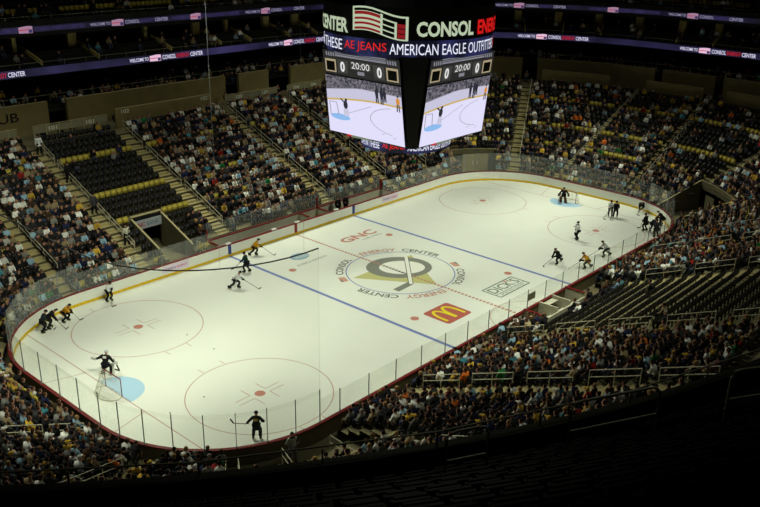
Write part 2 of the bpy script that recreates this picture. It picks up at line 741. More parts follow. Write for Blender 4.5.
# ------------------------------------------------------------------ rink boards
bo = empty('rink_boards', (0, 0, 0), 'white dasher boards with yellow kick strip and red cap all around the ice', 'boards')
nd = nodes(50, 16)
mb = MB()
sweep(mb, [(0.0, 0.0), (0.0, 1.04), (0.14, 1.04), (0.14, 0.0)], [0, 0, 1, 0], nd, True)
mb.build('board_panel', [M_board, M_boardout], bo)
mb = MB()
sweep(mb, [(-0.02, 0.0), (-0.02, 0.21), (0.0, 0.21), (0.0, 0.0)], 0, nd, True)
mb.build('kick_strip', M_kick, bo)
mb = MB()
sweep(mb, [(-0.03, 1.04), (-0.03, 1.10), (0.19, 1.10), (0.19, 1.04)], 0, nd, True)
mb.build('top_cap', M_cap, bo)
mb = MB()
for x, wd, mt in ((0, 0.32, 0), (-7.77, 0.32, 1), (7.77, 0.32, 1)):
    for sy in (-1, 1):
        mb.box((x, sy*(HY-0.015), 0.62), (wd, 0.03, 0.84), mt)
mb.build('line_mark', [M_boardred, M_boardblue], bo)
for x0, x1 in ((-14.6, -12.05), (12.0, 14.5)):
    mb = MB()
    mb.box(((x0+x1)/2, HY-0.012, 0.66), (x1-x0, 0.02, 0.62))
    ad = mb.build('advert_panel', M_lilac, bo)
    mb = MB()
    f = lambda u, v, x0=x0: (x0+u, HY-0.027, 0.55+v)
    put_text(mb, 'CONSOL', f, 1.1, 0.2, 0, 0.01, 0.15, 0)
    put_text(mb, 'ENERGY', f, 1.0, 0.2, 1, 0.01, 1.35, 0)
    mb.build('advert_lettering', [M_ink, M_crimson], ad)

# ------------------------------------------------------------------ ice markings (children of the ice)
ZI = 0.004


def ice_part(name, mb, mats, label=None):
    o = mb.build(name, mats, ice)
    if label:
        o['label'] = label
    return o


def strip(mb, x0, y0, x1, y1, wd, mat=0, z=ZI):
    d = np.array([x1-x0, y1-y0])
    L = np.linalg.norm(d)
    e = d/L
    s = np.array([-e[1], e[0]])*wd/2
    a, b = np.array([x0, y0]), np.array([x1, y1])
    mb.add([(*(a+s), z), (*(a-s), z), (*(b-s), z), (*(b+s), z)], [(0, 1, 2, 3)], mat)


def ring2(mb, cx, cy, r, wd, a0=0, a1=2*pi, mat=0, n=72, z=ZI):
    vs, fs = [], []
    for i in range(n+1):
        a = a0+(a1-a0)*i/n
        for rr in (r-wd/2, r+wd/2):
            vs.append((cx+rr*math.cos(a), cy+rr*math.sin(a), z))
    for i in range(n):
        fs.append((2*i, 2*i+1, 2*i+3, 2*i+2))
    mb.add(vs, fs, mat)


def disc(mb, cx, cy, rx, ry=None, mat=0, n=28, z=ZI):
    ry = ry or rx
    mb.add([(cx+rx*math.cos(2*pi*i/n), cy+ry*math.sin(2*pi*i/n), z) for i in range(n)], [tuple(range(n))], mat)


for x in (-7.77, 7.77):
    mb = MB()
    strip(mb, x, -HY, x, HY, 0.30)
    ice_part('blue_line', mb, M_blue)
mb = MB()
n = 74
for i in range(n):
    y0 = -HY+2*HY*i/n
    strip(mb, 0, y0, 0, y0+HY*2/n*0.62, 0.26, 0, ZI+0.004)
ice_part('red_line', mb, M_dash)
for x in (-27.13, 27.13):
    mb = MB()
    yy = SY+math.sqrt(RC**2-(27.13-SX)**2)
    strip(mb, x, -yy, x, yy, 0.06)
    s = 1 if x > 0 else -1
    for sy in (-1, 1):
        strip(mb, x, sy*3.35, s*HX, sy*4.27, 0.05)
    ice_part('goal_line', mb, M_redline)
    mb = MB()
    sd = -s
    pts = [(x+sd*0.03, -1.83)]
    pts += [(x+sd*0.03+sd*1.83*math.cos(a), 1.83*math.sin(a)) for a in np.linspace(-pi/2, pi/2, 25)]
    mb.add([(a, b, ZI+0.002) for a, b in (pts if sd > 0 else pts[::-1])], [tuple(range(len(pts)))])
    ice_part('goal_crease', mb, M_crease)
for sx in (-1, 1):
    for sy in (-1, 1):
        cx, cy = sx*21.03, sy*6.7
        mb = MB()
        ring2(mb, cx, cy, 4.57, 0.055)
        for a in (-1, 1):
            for b in (-1, 1):
                strip(mb, cx+a*0.6, cy+b*0.23, cx+a*1.75, cy+b*0.23, 0.045)
                strip(mb, cx+a*0.6, cy+b*0.23, cx+a*0.6, cy+b*1.14, 0.045)
        for a in (-1, 1):
            for b in (-1, 1):
                strip(mb, cx+a*0.86, cy+b*4.57, cx+a*0.86, cy+b*5.18, 0.045)
        ice_part('faceoff_circle', mb, M_redline)
        mb = MB()
        disc(mb, cx, cy, 0.34)
        ice_part('faceoff_spot', mb, M_red)
        mb = MB()
        disc(mb, sx*6.1, cy, 0.33)
        ice_part('faceoff_spot', mb, M_red)
# centre circle emblem
mb = MB()
ring2(mb, 0, 0, 4.57, 0.09, mat=0)
ice_part('centre_circle', mb, M_blue)
mb = MB()
tri = [onz(353, 278, 0)[:2], onz(437, 284.5, 0)[:2], onz(411, 255, 0)[:2]]
mb.add([(*q, ZI) for q in tri], [(0, 1, 2)], 0)
q1, q2 = onz(403, 266.5, 0), onz(398, 270, 0)
# plain generic dark band with a pale middle in place of the club's mascot
def img_ellipse(cx, cy, rx, ry, z, a0=0, a1=2*pi, n=40):
    return [(*onz(cx+rx*math.cos(a), cy+ry*math.sin(a), 0)[:2], z) for a in np.linspace(a0, a1, n)]


outer = img_ellipse(399, 267.5, 33, 10.5, ZI+0.002)
mb.add(outer[:-1], [tuple(range(39))], 1)
inner = img_ellipse(402, 267.5, 23, 6.6, ZI+0.004)
mb.add(inner[:-1], [tuple(range(39))], 2)
A, B, C_, D = (onz(406, 257, 0), onz(411, 284, 0), onz(396, 290.5, 0), onz(411, 283, 0))
strip(mb, A[0], A[1], B[0], B[1], 0.42, 3, ZI+0.006)
strip(mb, A[0], A[1], B[0], B[1], 0.30, 2, ZI+0.008)
strip(mb, D[0], D[1], C_[0], C_[1], 0.62, 1, ZI+0.006)
ice_part('centre_emblem', mb, [M_gold, M_logogry, M_pwhite, M_logoblk], 'gold triangle and hockey stick emblem')


def circ_text(mb, s, th0, th1, r0, ht, mat, bold=0.015):
    """letters clockwise from angle th0 to th1 (degrees), tops outward"""
    r = r0+ht/2
    L = math.radians(th0-th1)*r
    f = lambda u, v: ((r0+v)*math.cos(math.radians(th0)-u/r), (r0+v)*math.sin(math.radians(th0)-u/r), ZI+0.002)
    put_text(mb, s, f, L, ht, mat, bold)


FLAG = [(0, [(0, 0.05), (0.62, 0), (1, 0.1), (1.0, 0.95), (0.62, 0.85), (0, 0.95)])]
for base in (0, 180):
    mb = MB()
    circ_text(mb, 'CONSOL', 142+base, 101.5+base, 4.78, 0.66, 0)
    circ_text(mb, 'ENERGY', 85.5+base-1, 46+base, 4.78, 0.66, 1)
    circ_text(mb, 'CENTER', 39.5+base, -0.7+base, 4.78, 0.66, 0)
    ice_part('circle_lettering', mb, [M_logoblk, M_red])
    mb = MB()
    th = math.radians(154+base)
    f = lambda u, v: ((4.78+v)*math.cos(th-u/5.1), (4.78+v)*math.sin(th-u/5.1), ZI+0.002)
    put_poly(mb, [(-0.45, 0), (0.5, 0.05), (0.5, 0.62), (-0.45, 0.66)], f, 0)
    put_poly(mb, [(-0.42, 0.42), (0.1, 0.42), (0.1, 0.6), (-0.42, 0.62)], lambda u, v: (*f(u, v)[:2], ZI+0.004), 1)
    ice_part('flag_mark', mb, [M_peach, M_logogry])
# adverts under the ice
mb = MB()
f = lambda u, v: (1.65+u, 7.95+v, ZI)
put_text(mb, 'GNC', f, 4.3, 1.15, 0, 0.03)
put_text(mb, 'LIVE WELL.', f, 2.6, 0.28, 1, 0.0, 1.75, -0.55)
ice_part('advert_paint', mb, [M_red, M_green])
mb = MB()
disc(mb, -3.55, 8.6, 0.95, 0.72, 0, z=ZI)
for yy in (8.34, 8.5, 8.66, 8.82):
    strip(mb, -4.2, yy+0.05, -2.75, yy-0.1, 0.05, 1, ZI+0.003)
f = lambda u, v: (-5.15+u, 6.9+v, ZI)
put_text(mb, 'KONICA MINOLTA', f, 3.4, 0.36, 2, 0.0)
ice_part('advert_paint', mb, [M_konica, M_pwhite, M_logogry])
mb = MB()
x0, x1, y0, y1 = 1.6, 5.65, -9.12, -7.3
strip(mb, x0, y0, x1, y0, 0.13)
strip(mb, x0, y1, x1, y1, 0.13)
strip(mb, x0, y0, x0, y1, 0.13)
strip(mb, x1, y0, x1, y1, 0.13)
strip(mb, x0, y0+0.5, x1, y0+0.5, 0.07)
f = lambda u, v: (x0+u, y0+v, ZI)
put_text(mb, "DICK'S", f, 3.6, 0.98, 0, 0.012, 0.22, 0.68)
put_text(mb, "SPORTING GOODS", f, 3.2, 0.25, 0, 0.0, 0.42, 0.14)
disc(mb, x0+2.85, y0+1.6, 0.17, 0.17, 1, z=ZI+0.002)
ice_part('advert_paint', mb, [M_green, M_peach])
mb = MB()
x0, x1, y0, y1 = -5.1, -2.2, -9.15, -6.6
rr = 0.25
pts = []
for cx, cy, a0 in ((x1-rr, y0+rr, -90), (x1-rr, y1-rr, 0), (x0+rr, y1-rr, 90), (x0+rr, y0+rr, 180)):
    pts += [(cx+rr*math.cos(math.radians(a0+a)), cy+rr*math.sin(math.radians(a0+a)), ZI) for a in (0, 30, 60, 90)]
mb.add(pts, [tuple(range(len(pts)))], 0)
for sgn in (-1, 1):
    xc = -3.65+sgn*0.55
    arc = [np.array((xc+0.5*math.cos(a), -8.75+1.75*math.sin(a)**0.62)) for a in np.linspace(0, pi, 19)]
    vs, n = [], len(arc)
    for q in range(n):
        e = unit(arc[min(n-1, q+1)]-arc[max(0, q-1)])
        nv = np.array([-e[1], e[0]])*0.125
        vs += [(*(arc[q]+nv), ZI+0.003+0.001*sgn), (*(arc[q]-nv), ZI+0.003+0.001*sgn)]
    mb.add(vs, [(2*q, 2*q+1, 2*q+3, 2*q+2) for q in range(n-1)], 1)
ice_part('advert_paint', mb, [M_mcred, M_mcyel])
# referee's crease at the timekeeper's side
mb = MB()
ring2(mb, 0, -HY, 3.05, 0.05, 0.0, pi, n=36)
ice_part('referee_crease', mb, M_redline)

# ------------------------------------------------------------------ glass panes with posts
def glass_panels():
    """(x0,y0,x1,y1,height,zone,index)"""
    out = []
    for k in range(8):
        L = piece_len(k, 0.07)
        n = int(round(L/(2.44 if k in (0, 4) else 1.68 if k % 2 else 2.2)))
        ts = [L*j/n for j in range(n+1)]
        if k == 4:
            ts = [0.0]+[t+0.85 for t in ts[:-1]]+[L]
        for j in range(len(ts)-1):
            a = piece_pt(k, ts[j], 0.07)
            b = piece_pt(k, ts[j+1], 0.07)
            xm = (a[0]+b[0])/2
            if k == 0 and -8.9 < xm < 13.4:
                continue
            out.append((a, b, k, j, n))
    return out


ordw = ['first', 'second', 'third', 'fourth', 'fifth', 'sixth', 'seventh', 'eighth', 'ninth', 'tenth', 'eleventh', 'twelfth',
        'thirteenth', 'fourteenth', 'fifteenth', 'sixteenth', 'seventeenth', 'eighteenth', 'nineteenth', 'twentieth']


def ordinal(n):
    """n from 0"""
    if n < 20:
        return ordw[n]
    tens = ['twenty', 'thirty', 'forty', 'fifty', 'sixty', 'seventy', 'eighty', 'ninety'][(n+1)//10-2]
    if (n+1) % 10 == 0:
        return {'twenty': 'twentieth', 'thirty': 'thirtieth', 'forty': 'fortieth', 'fifty': 'fiftieth'}.get(tens, tens+'th')
    return tens+'-'+ordw[(n+1) % 10-1]


gz = {0: 'far side boards', 1: 'far right corner boards', 2: 'right end boards', 3: 'near right corner boards',
      4: 'near side boards', 5: 'near left corner boards', 6: 'left end boards', 7: 'far left corner boards'}
for a, b, k, j, n in glass_panels():
    A, B = np.array(a[:2]), np.array(b[:2])
    m = (A+B)/2
    if not (in_view(m[0], m[1], 1.5, 40, 40) or in_view(m[0], m[1], 3.0, 40, 40)):
        continue
    h = 1.5 if k in (0, 4) else 2.1
    root = empty('glass_panel', (m[0], m[1], 1.10),
                 'clear glass pane with grey post, %s clockwise on the %s' % (ordinal(j), gz[k]), 'glass panel', 'rink glass panels')
    e = (B-A)/np.linalg.norm(B-A)
    nn = np.array([e[1], -e[0]])
    L = np.linalg.norm(B-A)
    mb = MB()
    mb.obox((*m, 1.10+h/2), (*(e*(L/2-0.03)), 0), (*(nn*0.006), 0), (0, 0, h/2))
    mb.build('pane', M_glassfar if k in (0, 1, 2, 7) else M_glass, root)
    mb = MB()
    mb.obox((*A, 1.10+h/2+0.02), (*(e*0.02), 0), (*(nn*0.025), 0), (0, 0, h/2+0.02))
    mb.box((*A, 1.12), (0.1, 0.1, 0.05))
    mb.build('post', M_post, root)

# ------------------------------------------------------------------ people: skinned bodies
def skin_body(J, edges, sub=1):
    """J: name -> (xyz, r); returns verts, faces, region per face"""
    names = list(J)
    me = bpy.data.meshes.new('b')
    me.from_pydata([J[n][0] for n in names], [(names.index(a), names.index(b)) for a, b, _ in edges], [])
    ob = bpy.data.objects.new('b', me)
    COL.objects.link(ob)
    ob.modifiers.new('s', 'SKIN')
    for i, n in enumerate(names):
        r = J[n][1]
        me.skin_vertices[0].data[i].radius = (r, r)
        me.skin_vertices[0].data[i].use_root = (i == 0)
    if sub:
        ob.modifiers.new('u', 'SUBSURF').levels = sub
    dg = bpy.context.evaluated_depsgraph_get()
    em_ = bpy.data.meshes.new_from_object(ob.evaluated_get(dg))
    V = np.array([v.co[:] for v in em_.vertices])
    F = [tuple(p.vertices) for p in em_.polygons]
    bpy.data.objects.remove(ob)
    bpy.data.meshes.remove(em_)
    bpy.data.meshes.remove(me)
    regs = []
    P0 = np.array([J[a][0] for a, b, _ in edges])
    P1 = np.array([J[b][0] for a, b, _ in edges])
    D = P1-P0
    DD = (D*D).sum(1)+1e-9
    for f in F:
        c = V[list(f)].mean(0)
        t = np.clip(((c-P0)*D).sum(1)/DD, 0, 1)
        q = P0+D*t[:, None]
        rad = np.array([J[a][1]*(1-tt)+J[b][1]*tt for (a, b, _), tt in zip(edges, t)])
        regs.append(edges[int(np.argmin(np.linalg.norm(c-q, axis=1)/rad))][2])
    return V, F, regs


def face_bits(V, F, R, head, fwd, up, s=1.0):
    """nose, eyes, mouth and ears set on the head"""
    head, fwd, up = (np.asarray(q, float) for q in (head, fwd, up))
    side = np.cross(up, fwd)
    mb = MB()
    ms = []
    for sg in (-1, 1):
        mb.obox(head+fwd*0.094*s+side*sg*0.035*s+up*0.015*s, fwd*0.008*s, side*0.014*s, up*0.009*s)
        ms += ['eye']*6
        mb.obox(head+side*sg*0.098*s-fwd*0.01*s, fwd*0.02*s, side*0.014*s, up*0.032*s)
        ms += ['skin']*6
    mb.obox(head+fwd*0.098*s-up*0.055*s, fwd*0.008*s, side*0.026*s, up*0.007*s)
    ms += ['lip']*6
    a = head+fwd*0.09*s
    mb.add([a+up*0.02*s, a-up*0.035*s+side*0.018*s, a-up*0.035*s-side*0.018*s, a-up*0.03*s+fwd*0.035*s],
           [(0, 1, 3), (0, 3, 2), (1, 2, 3), (0, 2, 1)])
    ms += ['skin']*4
    k = len(V)
    V = np.vstack([V, np.array(mb.v)])
    F = F+[tuple(i+k for i in f) for f in mb.f]
    return V, F, R+ms


def hand_bits(V, F, R, hand, dr, side, curl):
    """four unequal two-joint fingers and a thumb growing from the palm"""
    hand, dr, side, curl = (np.asarray(q, float) for q in (hand, dr, side, curl))
    mb = MB()
    for j, (o, L) in enumerate(((-0.030, 0.070), (-0.010, 0.082), (0.010, 0.076), (0.029, 0.058))):
        p0 = hand+side*o
        p1 = p0+dr*(0.03+L*0.55)
        p2 = p1+(dr*0.55+curl*0.8)*L*0.5
        mb.tube([p0, p1, p2], 0.010, 5, r1=0.007)
    p0 = hand-side*0.03
    mb.tube([p0, p0-side*0.03+dr*0.02, p0-side*0.035+dr*0.06+curl*0.015], 0.011, 5, r1=0.008)
    k = len(V)
    V = np.vstack([V, np.array(mb.v)])
    F = F+[tuple(i+k for i in f) for f in mb.f]
    return V, F, R+['skin']*len(mb.f)


# seated templates: x sideways, +y away from the ice (backrest), face towards -y; origin on the tread
def seated(lean=0.05, hl=(0.13, -0.22, 0.62), hr=(-0.13, -0.22, 0.62), turn=0.0, knees=0.14, fine=True):
    ch = np.array([0, 0.13-lean*1.2, 0.90])
    nk = np.array([0, 0.13-lean*1.9, 1.06])
    hd = nk+np.array([0.02*turn, -0.03, 0.14])
    J = dict(pelvis=((0, 0.12, 0.55), 0.15), waist=((0, 0.13-lean*0.5, 0.72), 0.14), chest=(tuple(ch), 0.165),
             neck=(tuple(nk), 0.06), head=(tuple(hd), 0.10), crown=(tuple(hd+np.array([0, 0.0, 0.09])), 0.075))
    E_ = [('pelvis', 'waist', 'shirt'), ('waist', 'chest', 'shirt'), ('chest', 'neck', 'shirt'), ('neck', 'head', 'skin'), ('head', 'crown', 'skin')]
    for s, nm, h in ((1, 'l', hl), (-1, 'r', hr)):
        sh = ch+np.array([s*0.19, 0.0, 0.07])
        h = np.array(h)
        el = (sh+h)/2+np.array([s*0.10, 0.06, -0.12])
        kn = np.array([s*knees, -0.30, 0.52])
        ft = np.array([s*knees*0.9, -0.30, 0.09])
        J.update({nm+'sh': (tuple(sh), 0.075), nm+'el': (tuple(el), 0.055), nm+'wr': (tuple(el+(h-el)*0.85), 0.042), nm+'ha': (tuple(h), 0.042),
                  nm+'hip': ((s*0.10, 0.05, 0.53), 0.105), nm+'kn': (tuple(kn), 0.075), nm+'an': (tuple(ft), 0.055), nm+'to': (tuple(ft+np.array([0, -0.14, -0.035])), 0.045)})
        E_ += [('chest', nm+'sh', 'shirt'), (nm+'sh', nm+'el', 'shirt'), (nm+'el', nm+'wr', 'shirt'), (nm+'wr', nm+'ha', 'skin'),
               ('pelvis', nm+'hip', 'pants'), (nm+'hip', nm+'kn', 'pants'), (nm+'kn', nm+'an', 'pants'), (nm+'an', nm+'to', 'shoe')]
    V, F, R = skin_body(J, E_, 1 if fine else 0)
    fw = unit((math.sin(turn), -math.cos(turn), -0.1))
    if fine:
        V, F, R = face_bits(V, F, R, hd+np.array([0, 0, 0.02]), fw, unit(np.cross(fw, np.cross((0, 0, 1), fw))))
        for nm, s in (('l', 1), ('r', -1)):
            h, wv = np.array(J[nm+'ha'][0]), np.array(J[nm+'wr'][0])
            dr = unit(h-wv)
            sd = unit(np.cross(dr, (0, 0, 1)))*s
            V, F, R = hand_bits(V, F, R, h, dr, sd, np.array([0, 0, -1.0]))
    return V, F, R, hd


POSES = [dict(), dict(lean=0.16, hl=(0.10, -0.28, 0.66), hr=(-0.10, -0.28, 0.66)), dict(lean=-0.02, hl=(0.16, -0.12, 0.60), hr=(-0.06, -0.2, 0.66), turn=0.5),
         dict(lean=0.02, hl=(0.12, -0.2, 0.98), hr=(-0.14, -0.2, 0.62), turn=-0.4)]
POSE_WORD = ['hands in lap', 'leaning forward', 'looking sideways', 'one hand raised']
FINE = [seated(fine=True, **p) for p in POSES]
COARSE = [seated(fine=False, **p) for p in POSES]


def hair_mesh(hd, kind):
    mb = MB()
    hd = np.asarray(hd)
    if kind == 'short':
        mb.ellipsoid(hd+np.array([0, 0.032, 0.028]), (0.113, 0.100, 0.122), 8, 5, vmin=-0.95)
    elif kind == 'long':
        mb.ellipsoid(hd+np.array([0, 0.03, 0.035]), (0.117, 0.105, 0.115), 8, 4, vmin=-0.7)
        mb.ellipsoid(hd+np.array([0, 0.07, -0.06]), (0.11, 0.06, 0.15), 8, 4)
    else:
        mb.ellipsoid(hd+np.array([0, 0.022, 0.045]), (0.114, 0.110, 0.108), 8, 4, vmin=-0.65)
        mb.obox(hd+np.array([0, -0.13, 0.05]), (0.07, 0, 0), (0, 0.06, -0.012), (0, 0.001, 0.006))
    return mb


SHIRTS = [('black', (0.09, 0.09, 0.10), 40), ('charcoal', (0.19, 0.19, 0.20), 13), ('white', (0.90, 0.90, 0.87), 14), ('pale blue', (0.58, 0.72, 0.80), 7),
          ('gold', (0.78, 0.64, 0.24), 3.5), ('tan', (0.62, 0.55, 0.42), 6), ('navy', (0.12, 0.15, 0.27), 7), ('red', (0.58, 0.13, 0.12), 1.3),
          ('orange', (0.82, 0.42, 0.14), 0.9), ('green', (0.14, 0.44, 0.24), 0.5), ('grey', (0.50, 0.50, 0.48), 8), ('teal', (0.26, 0.52, 0.58), 2), ('brown', (0.28, 0.20, 0.14), 5)]
HAIRS = [('black', 'short', (0.07, 0.06, 0.06), 14), ('dark brown', 'short', (0.17, 0.12, 0.09), 26), ('brown', 'long', (0.28, 0.19, 0.12), 16), ('blond', 'long', (0.62, 0.50, 0.30), 8),
         ('grey', 'short', (0.55, 0.54, 0.50), 6), ('black', 'cap', (0.09, 0.09, 0.10), 16), ('white', 'cap', (0.80, 0.80, 0.76), 4), ('gold', 'cap', (0.74, 0.60, 0.20), 4), ('blond', 'short', (0.50, 0.40, 0.26), 6)]
SW = np.array([s[2] for s in SHIRTS], float)
SW /= SW.sum()
HW = np.array([s[3] for s in HAIRS], float)
HW /= HW.sum()
PANTS = [(0.12, 0.13, 0.18), (0.10, 0.10, 0.10), (0.22, 0.26, 0.36), (0.35, 0.30, 0.22)]


def body_mesh(name, VFR, regs_mat):
    V, F, R = VFR
    me = bpy.data.meshes.new(name)
    me.from_pydata([tuple(v) for v in V], [], F)
    keys = list(regs_mat)
    for kx in keys:
        me.materials.append(regs_mat[kx])
    me.polygons.foreach_set('material_index', [keys.index(r) for r in R])
    me.polygons.foreach_set('use_smooth', [True]*len(F))
    me.update()
    return me


SEATED_MESH = [body_mesh('person', (V, F, R), dict(shirt=M_cloth_obj, skin=M_skin, pants=M_trouser, shoe=M_shoe, eye=M_eye, lip=M_lip)) for V, F, R, h in FINE]
HAIR_MESH = {}
for pi_, (V, F, R, h) in enumerate(FINE):
    for kd in ('short', 'long', 'cap'):
        mbh = hair_mesh(h, kd)
        me = bpy.data.meshes.new('hair')
        me.from_pydata(mbh.v, [], mbh.f)
        me.materials.append(M_cloth_obj)
        me.polygons.foreach_set('use_smooth', [True]*len(mbh.f))
        HAIR_MESH[pi_, kd] = me

# ------------------------------------------------------------------ seats and spectators: where they are
seats = []       # dict per seat


def occupancy(x, y, d, i, lvl):
    if lvl == 'upper':
        return 0.0 if (x < -5 and y < 0) else 0.22
    k = 'c' if corner_angle(x, y) is not None else ('s' if abs(y) > HY else 'e')
    if y > HY and k == 's' and -15.6 < x < -6.4:
        return 0.02 if i > 4 or x < -9 else 0.35
    if y < -HY and k == 's' and -6.4 < x < 6.4:
        return 0.75 if i < 3 else (0.25 if i < 5 else 0.02)
    if y > 0 and k != 'e' and x < 20:
        return 0.86 if i < 15 else 0.7
    if y < 0 and x < 20:
        return 0.93
    if y < 0 and k == 's' or (k == 'c' and y < 0 and x > 0):
        a = corner_angle(x, y)
        if a is not None and a < 29.5:
            return 0.70 if i < 7 else 0.22
        return 0.92 if i < 16 else 0.6
    if x > 0:
        return 0.74 if i < 6 else (0.48 if i < 13 else 0.42)
    return 0.9


YELLOW = (0, 6, 10, 16)
PARZ = 18.05
for lvl, n, D0, DD_, Z0, DZ_ in (('lower', NROW, ROW_D0, ROW_DD, ROW_Z0, ROW_DZ), ('upper', NUP, UP_D0, UP_DD, UP_Z0, UP_DZ)):
    for i in range(n):
        d = D0+DD_*i+0.40
        z = Z0+DZ_*i
        for k in range(8):
            L = piece_len(k, d)
            m = int(L/0.56)
            lab = 0
            for j in range(m):
                x, y, nx, ny = piece_pt(k, (j+0.5)/m*L, d)
                if in_aisle(x, y, d) and lvl == 'lower':
                    continue
                if lvl == 'lower' and in_hole(x, y, d):
                    continue
                if lvl == 'upper' and (j % 26) < 2:
                    continue
                cd = math.hypot(x-CAM[0], y-CAM[1])
                if lvl == 'upper' and (cd < 2.6 or (x < 8 and y < 0 and i > 14)):
                    continue
                if not in_view(x, y, z+0.6, 90, 70):
                    continue
                px, py, dz = project((x, y, z+0.7))
                inframe = -4 < px < 764 and -4 < py < 511
                # hidden behind the near upper deck's parapet?
                hid = False
                if lvl == 'lower' and y < 8 and x < 30:
                    v = np.array([x, y, z+1.2])-CAM
                    for t in np.linspace(0.05, 0.9, 60):
                        q = CAM+v*t
                        if 25.7 < offset_of(q[0], q[1]) < 34 and q[2] < PARZ+max(0, offset_of(q[0], q[1])-26.3)*0.6:
                            hid = True
                            break
                yel = (i in YELLOW and (y > 0 or x > 24)) if lvl == 'lower' else (i in (1, 6, 7, 11) and (y > 0 or x > 30))
                if lvl == 'lower' and i == 0 and (y > 0 or x > 24):
                    yel = True
                occ = rng.random() < occupancy(x, y, d, i, lvl)
                seats.append(dict(x=x, y=y, z=z, nx=nx, ny=ny, lvl=lvl, i=i, k=k, j=j, px=px, py=py, dz=dz, vis=inframe and not hid, yel=yel, occ=occ, hid=hid))
# loge and club spectators, no terrace seats modelled in detail there
extra = []
for d, z, dens in ((20.6, ZT+0.1, 0.35), (22.0, ZT, 0.12), (24.7, 9.4, 0.5), (25.7, 9.8, 0.5), (26.7, 10.2, 0.25), (25.0, 13.75, 0.15), (25.65, 14.05, 0.15), (26.5, 14.4, 0.12)):
    for k in (7, 0, 1, 2, 3):
        L = piece_len(k, d)
        m = int(L/0.6)
        for j in range(m):
            x, y, nx, ny = piece_pt(k, (j+0.5)/m*L, d)
            if rng.random() < dens and in_view(x, y, z+1, 60, 40):
                extra.append(dict(x=x, y=y, z=z, nx=nx, ny=ny, lvl='club', i=0, k=k, j=j, vis=False, yel=False, occ=True))


def place(V, s):
    """template -> world"""
    t = np.array([s['ny'], -s['nx'], 0.0])
    nrm = np.array([s['nx'], s['ny'], 0.0])
    return V[:, :1]*t+V[:, 1:2]*nrm+V[:, 2:3]*np.array([0, 0, 1.0])+np.array([s['x'], s['y'], s['z']])


SIDE_WORD = {0: 'far side', 1: 'far right corner', 2: 'right end', 3: 'near right corner', 4: 'near side', 5: 'near left corner', 6: 'left end', 7: 'far left corner'}
occ_seats = [s for s in seats if s['occ']]
cand = sorted([s for s in occ_seats if s['vis'] and s['lvl'] == 'lower'], key=lambda s: s['dz'])[:262]
for s in cand:
    s['single'] = True


def section(s):
    x = s['x']
    if s['k'] == 4:
        return 'near side ' + ('fifth block' if x > 15.6 else 'fourth block' if x > 6.4 else 'empty block' if x > -6.4 else 'second block' if x > -15.6 else 'first block')
    return SIDE_WORD[s['k']]


rows = {}
for s in cand:
    rows.setdefault((s['k'], section(s), s['i']), []).append(s)
for key, ls in rows.items():
    ls.sort(key=lambda s: s['px'])
    for q, s in enumerate(ls):
        s['ord'] = q


def matcol(o, c):
    o.color = (*lin(c), 1.0)


LBL = set()
for s in cand:
    pz = int(rng.choice(4, p=(0.4, 0.3, 0.25, 0.05)))
    sh = SHIRTS[rng.choice(len(SHIRTS), p=SW)]
    hr = HAIRS[rng.choice(len(HAIRS), p=HW)]
    v = rng.uniform(0.85, 1.15)
    hd = hr[0]+(' cap' if hr[1] == 'cap' else ' hair')
    lab = '%s top, %s, %s in row %d, %s' % (sh[0], hd, ordinal(s['ord']), s['i']+1, section(s))
    o = bpy.data.objects.new('person', SEATED_MESH[pz])
    COL.objects.link(o)
    o.location = (s['x'], s['y'], s['z'])
    o.rotation_euler = (0, 0, math.atan2(-s['nx'], s['ny']))
    matcol(o, [min(1, c*v) for c in sh[1]])
    tag(o, 'person in '+lab.strip(), 'person', 'seated spectators in the lower stands')
    h = bpy.data.objects.new('cap' if hr[1] == 'cap' else 'hair', HAIR_MESH[pz, hr[1]])
    COL.objects.link(h)
    h.parent = o
    matcol(h, hr[2])

# the rest of the crowd: one mesh, clothes coloured per face
crowd = [s for s in occ_seats if not s.get('single')]+extra
HAIRC = {}
for pz in range(4):
    for kd in ('short', 'long', 'cap'):
        HAIRC[pz, kd] = hair_mesh(COARSE[pz][3], kd)
TPL = {}
for pz in range(4):
    V, F, R, hd = COARSE[pz]
    for kd in ('short', 'long', 'cap'):
        mbh = HAIRC[pz, kd]
        VV = np.vstack([V, np.array(mbh.v)])
        FF = list(F)+[tuple(q+len(V) for q in f) for f in mbh.f]
        rid = [{'shirt': 0, 'skin': 1, 'pants': 2, 'shoe': 3}[r] for r in R]+[4]*len(mbh.f)
        loops = np.array([len(f) for f in FF])
        TPL[pz, kd] = (VV, np.concatenate([np.array(f) for f in FF]), loops, np.array(rid))


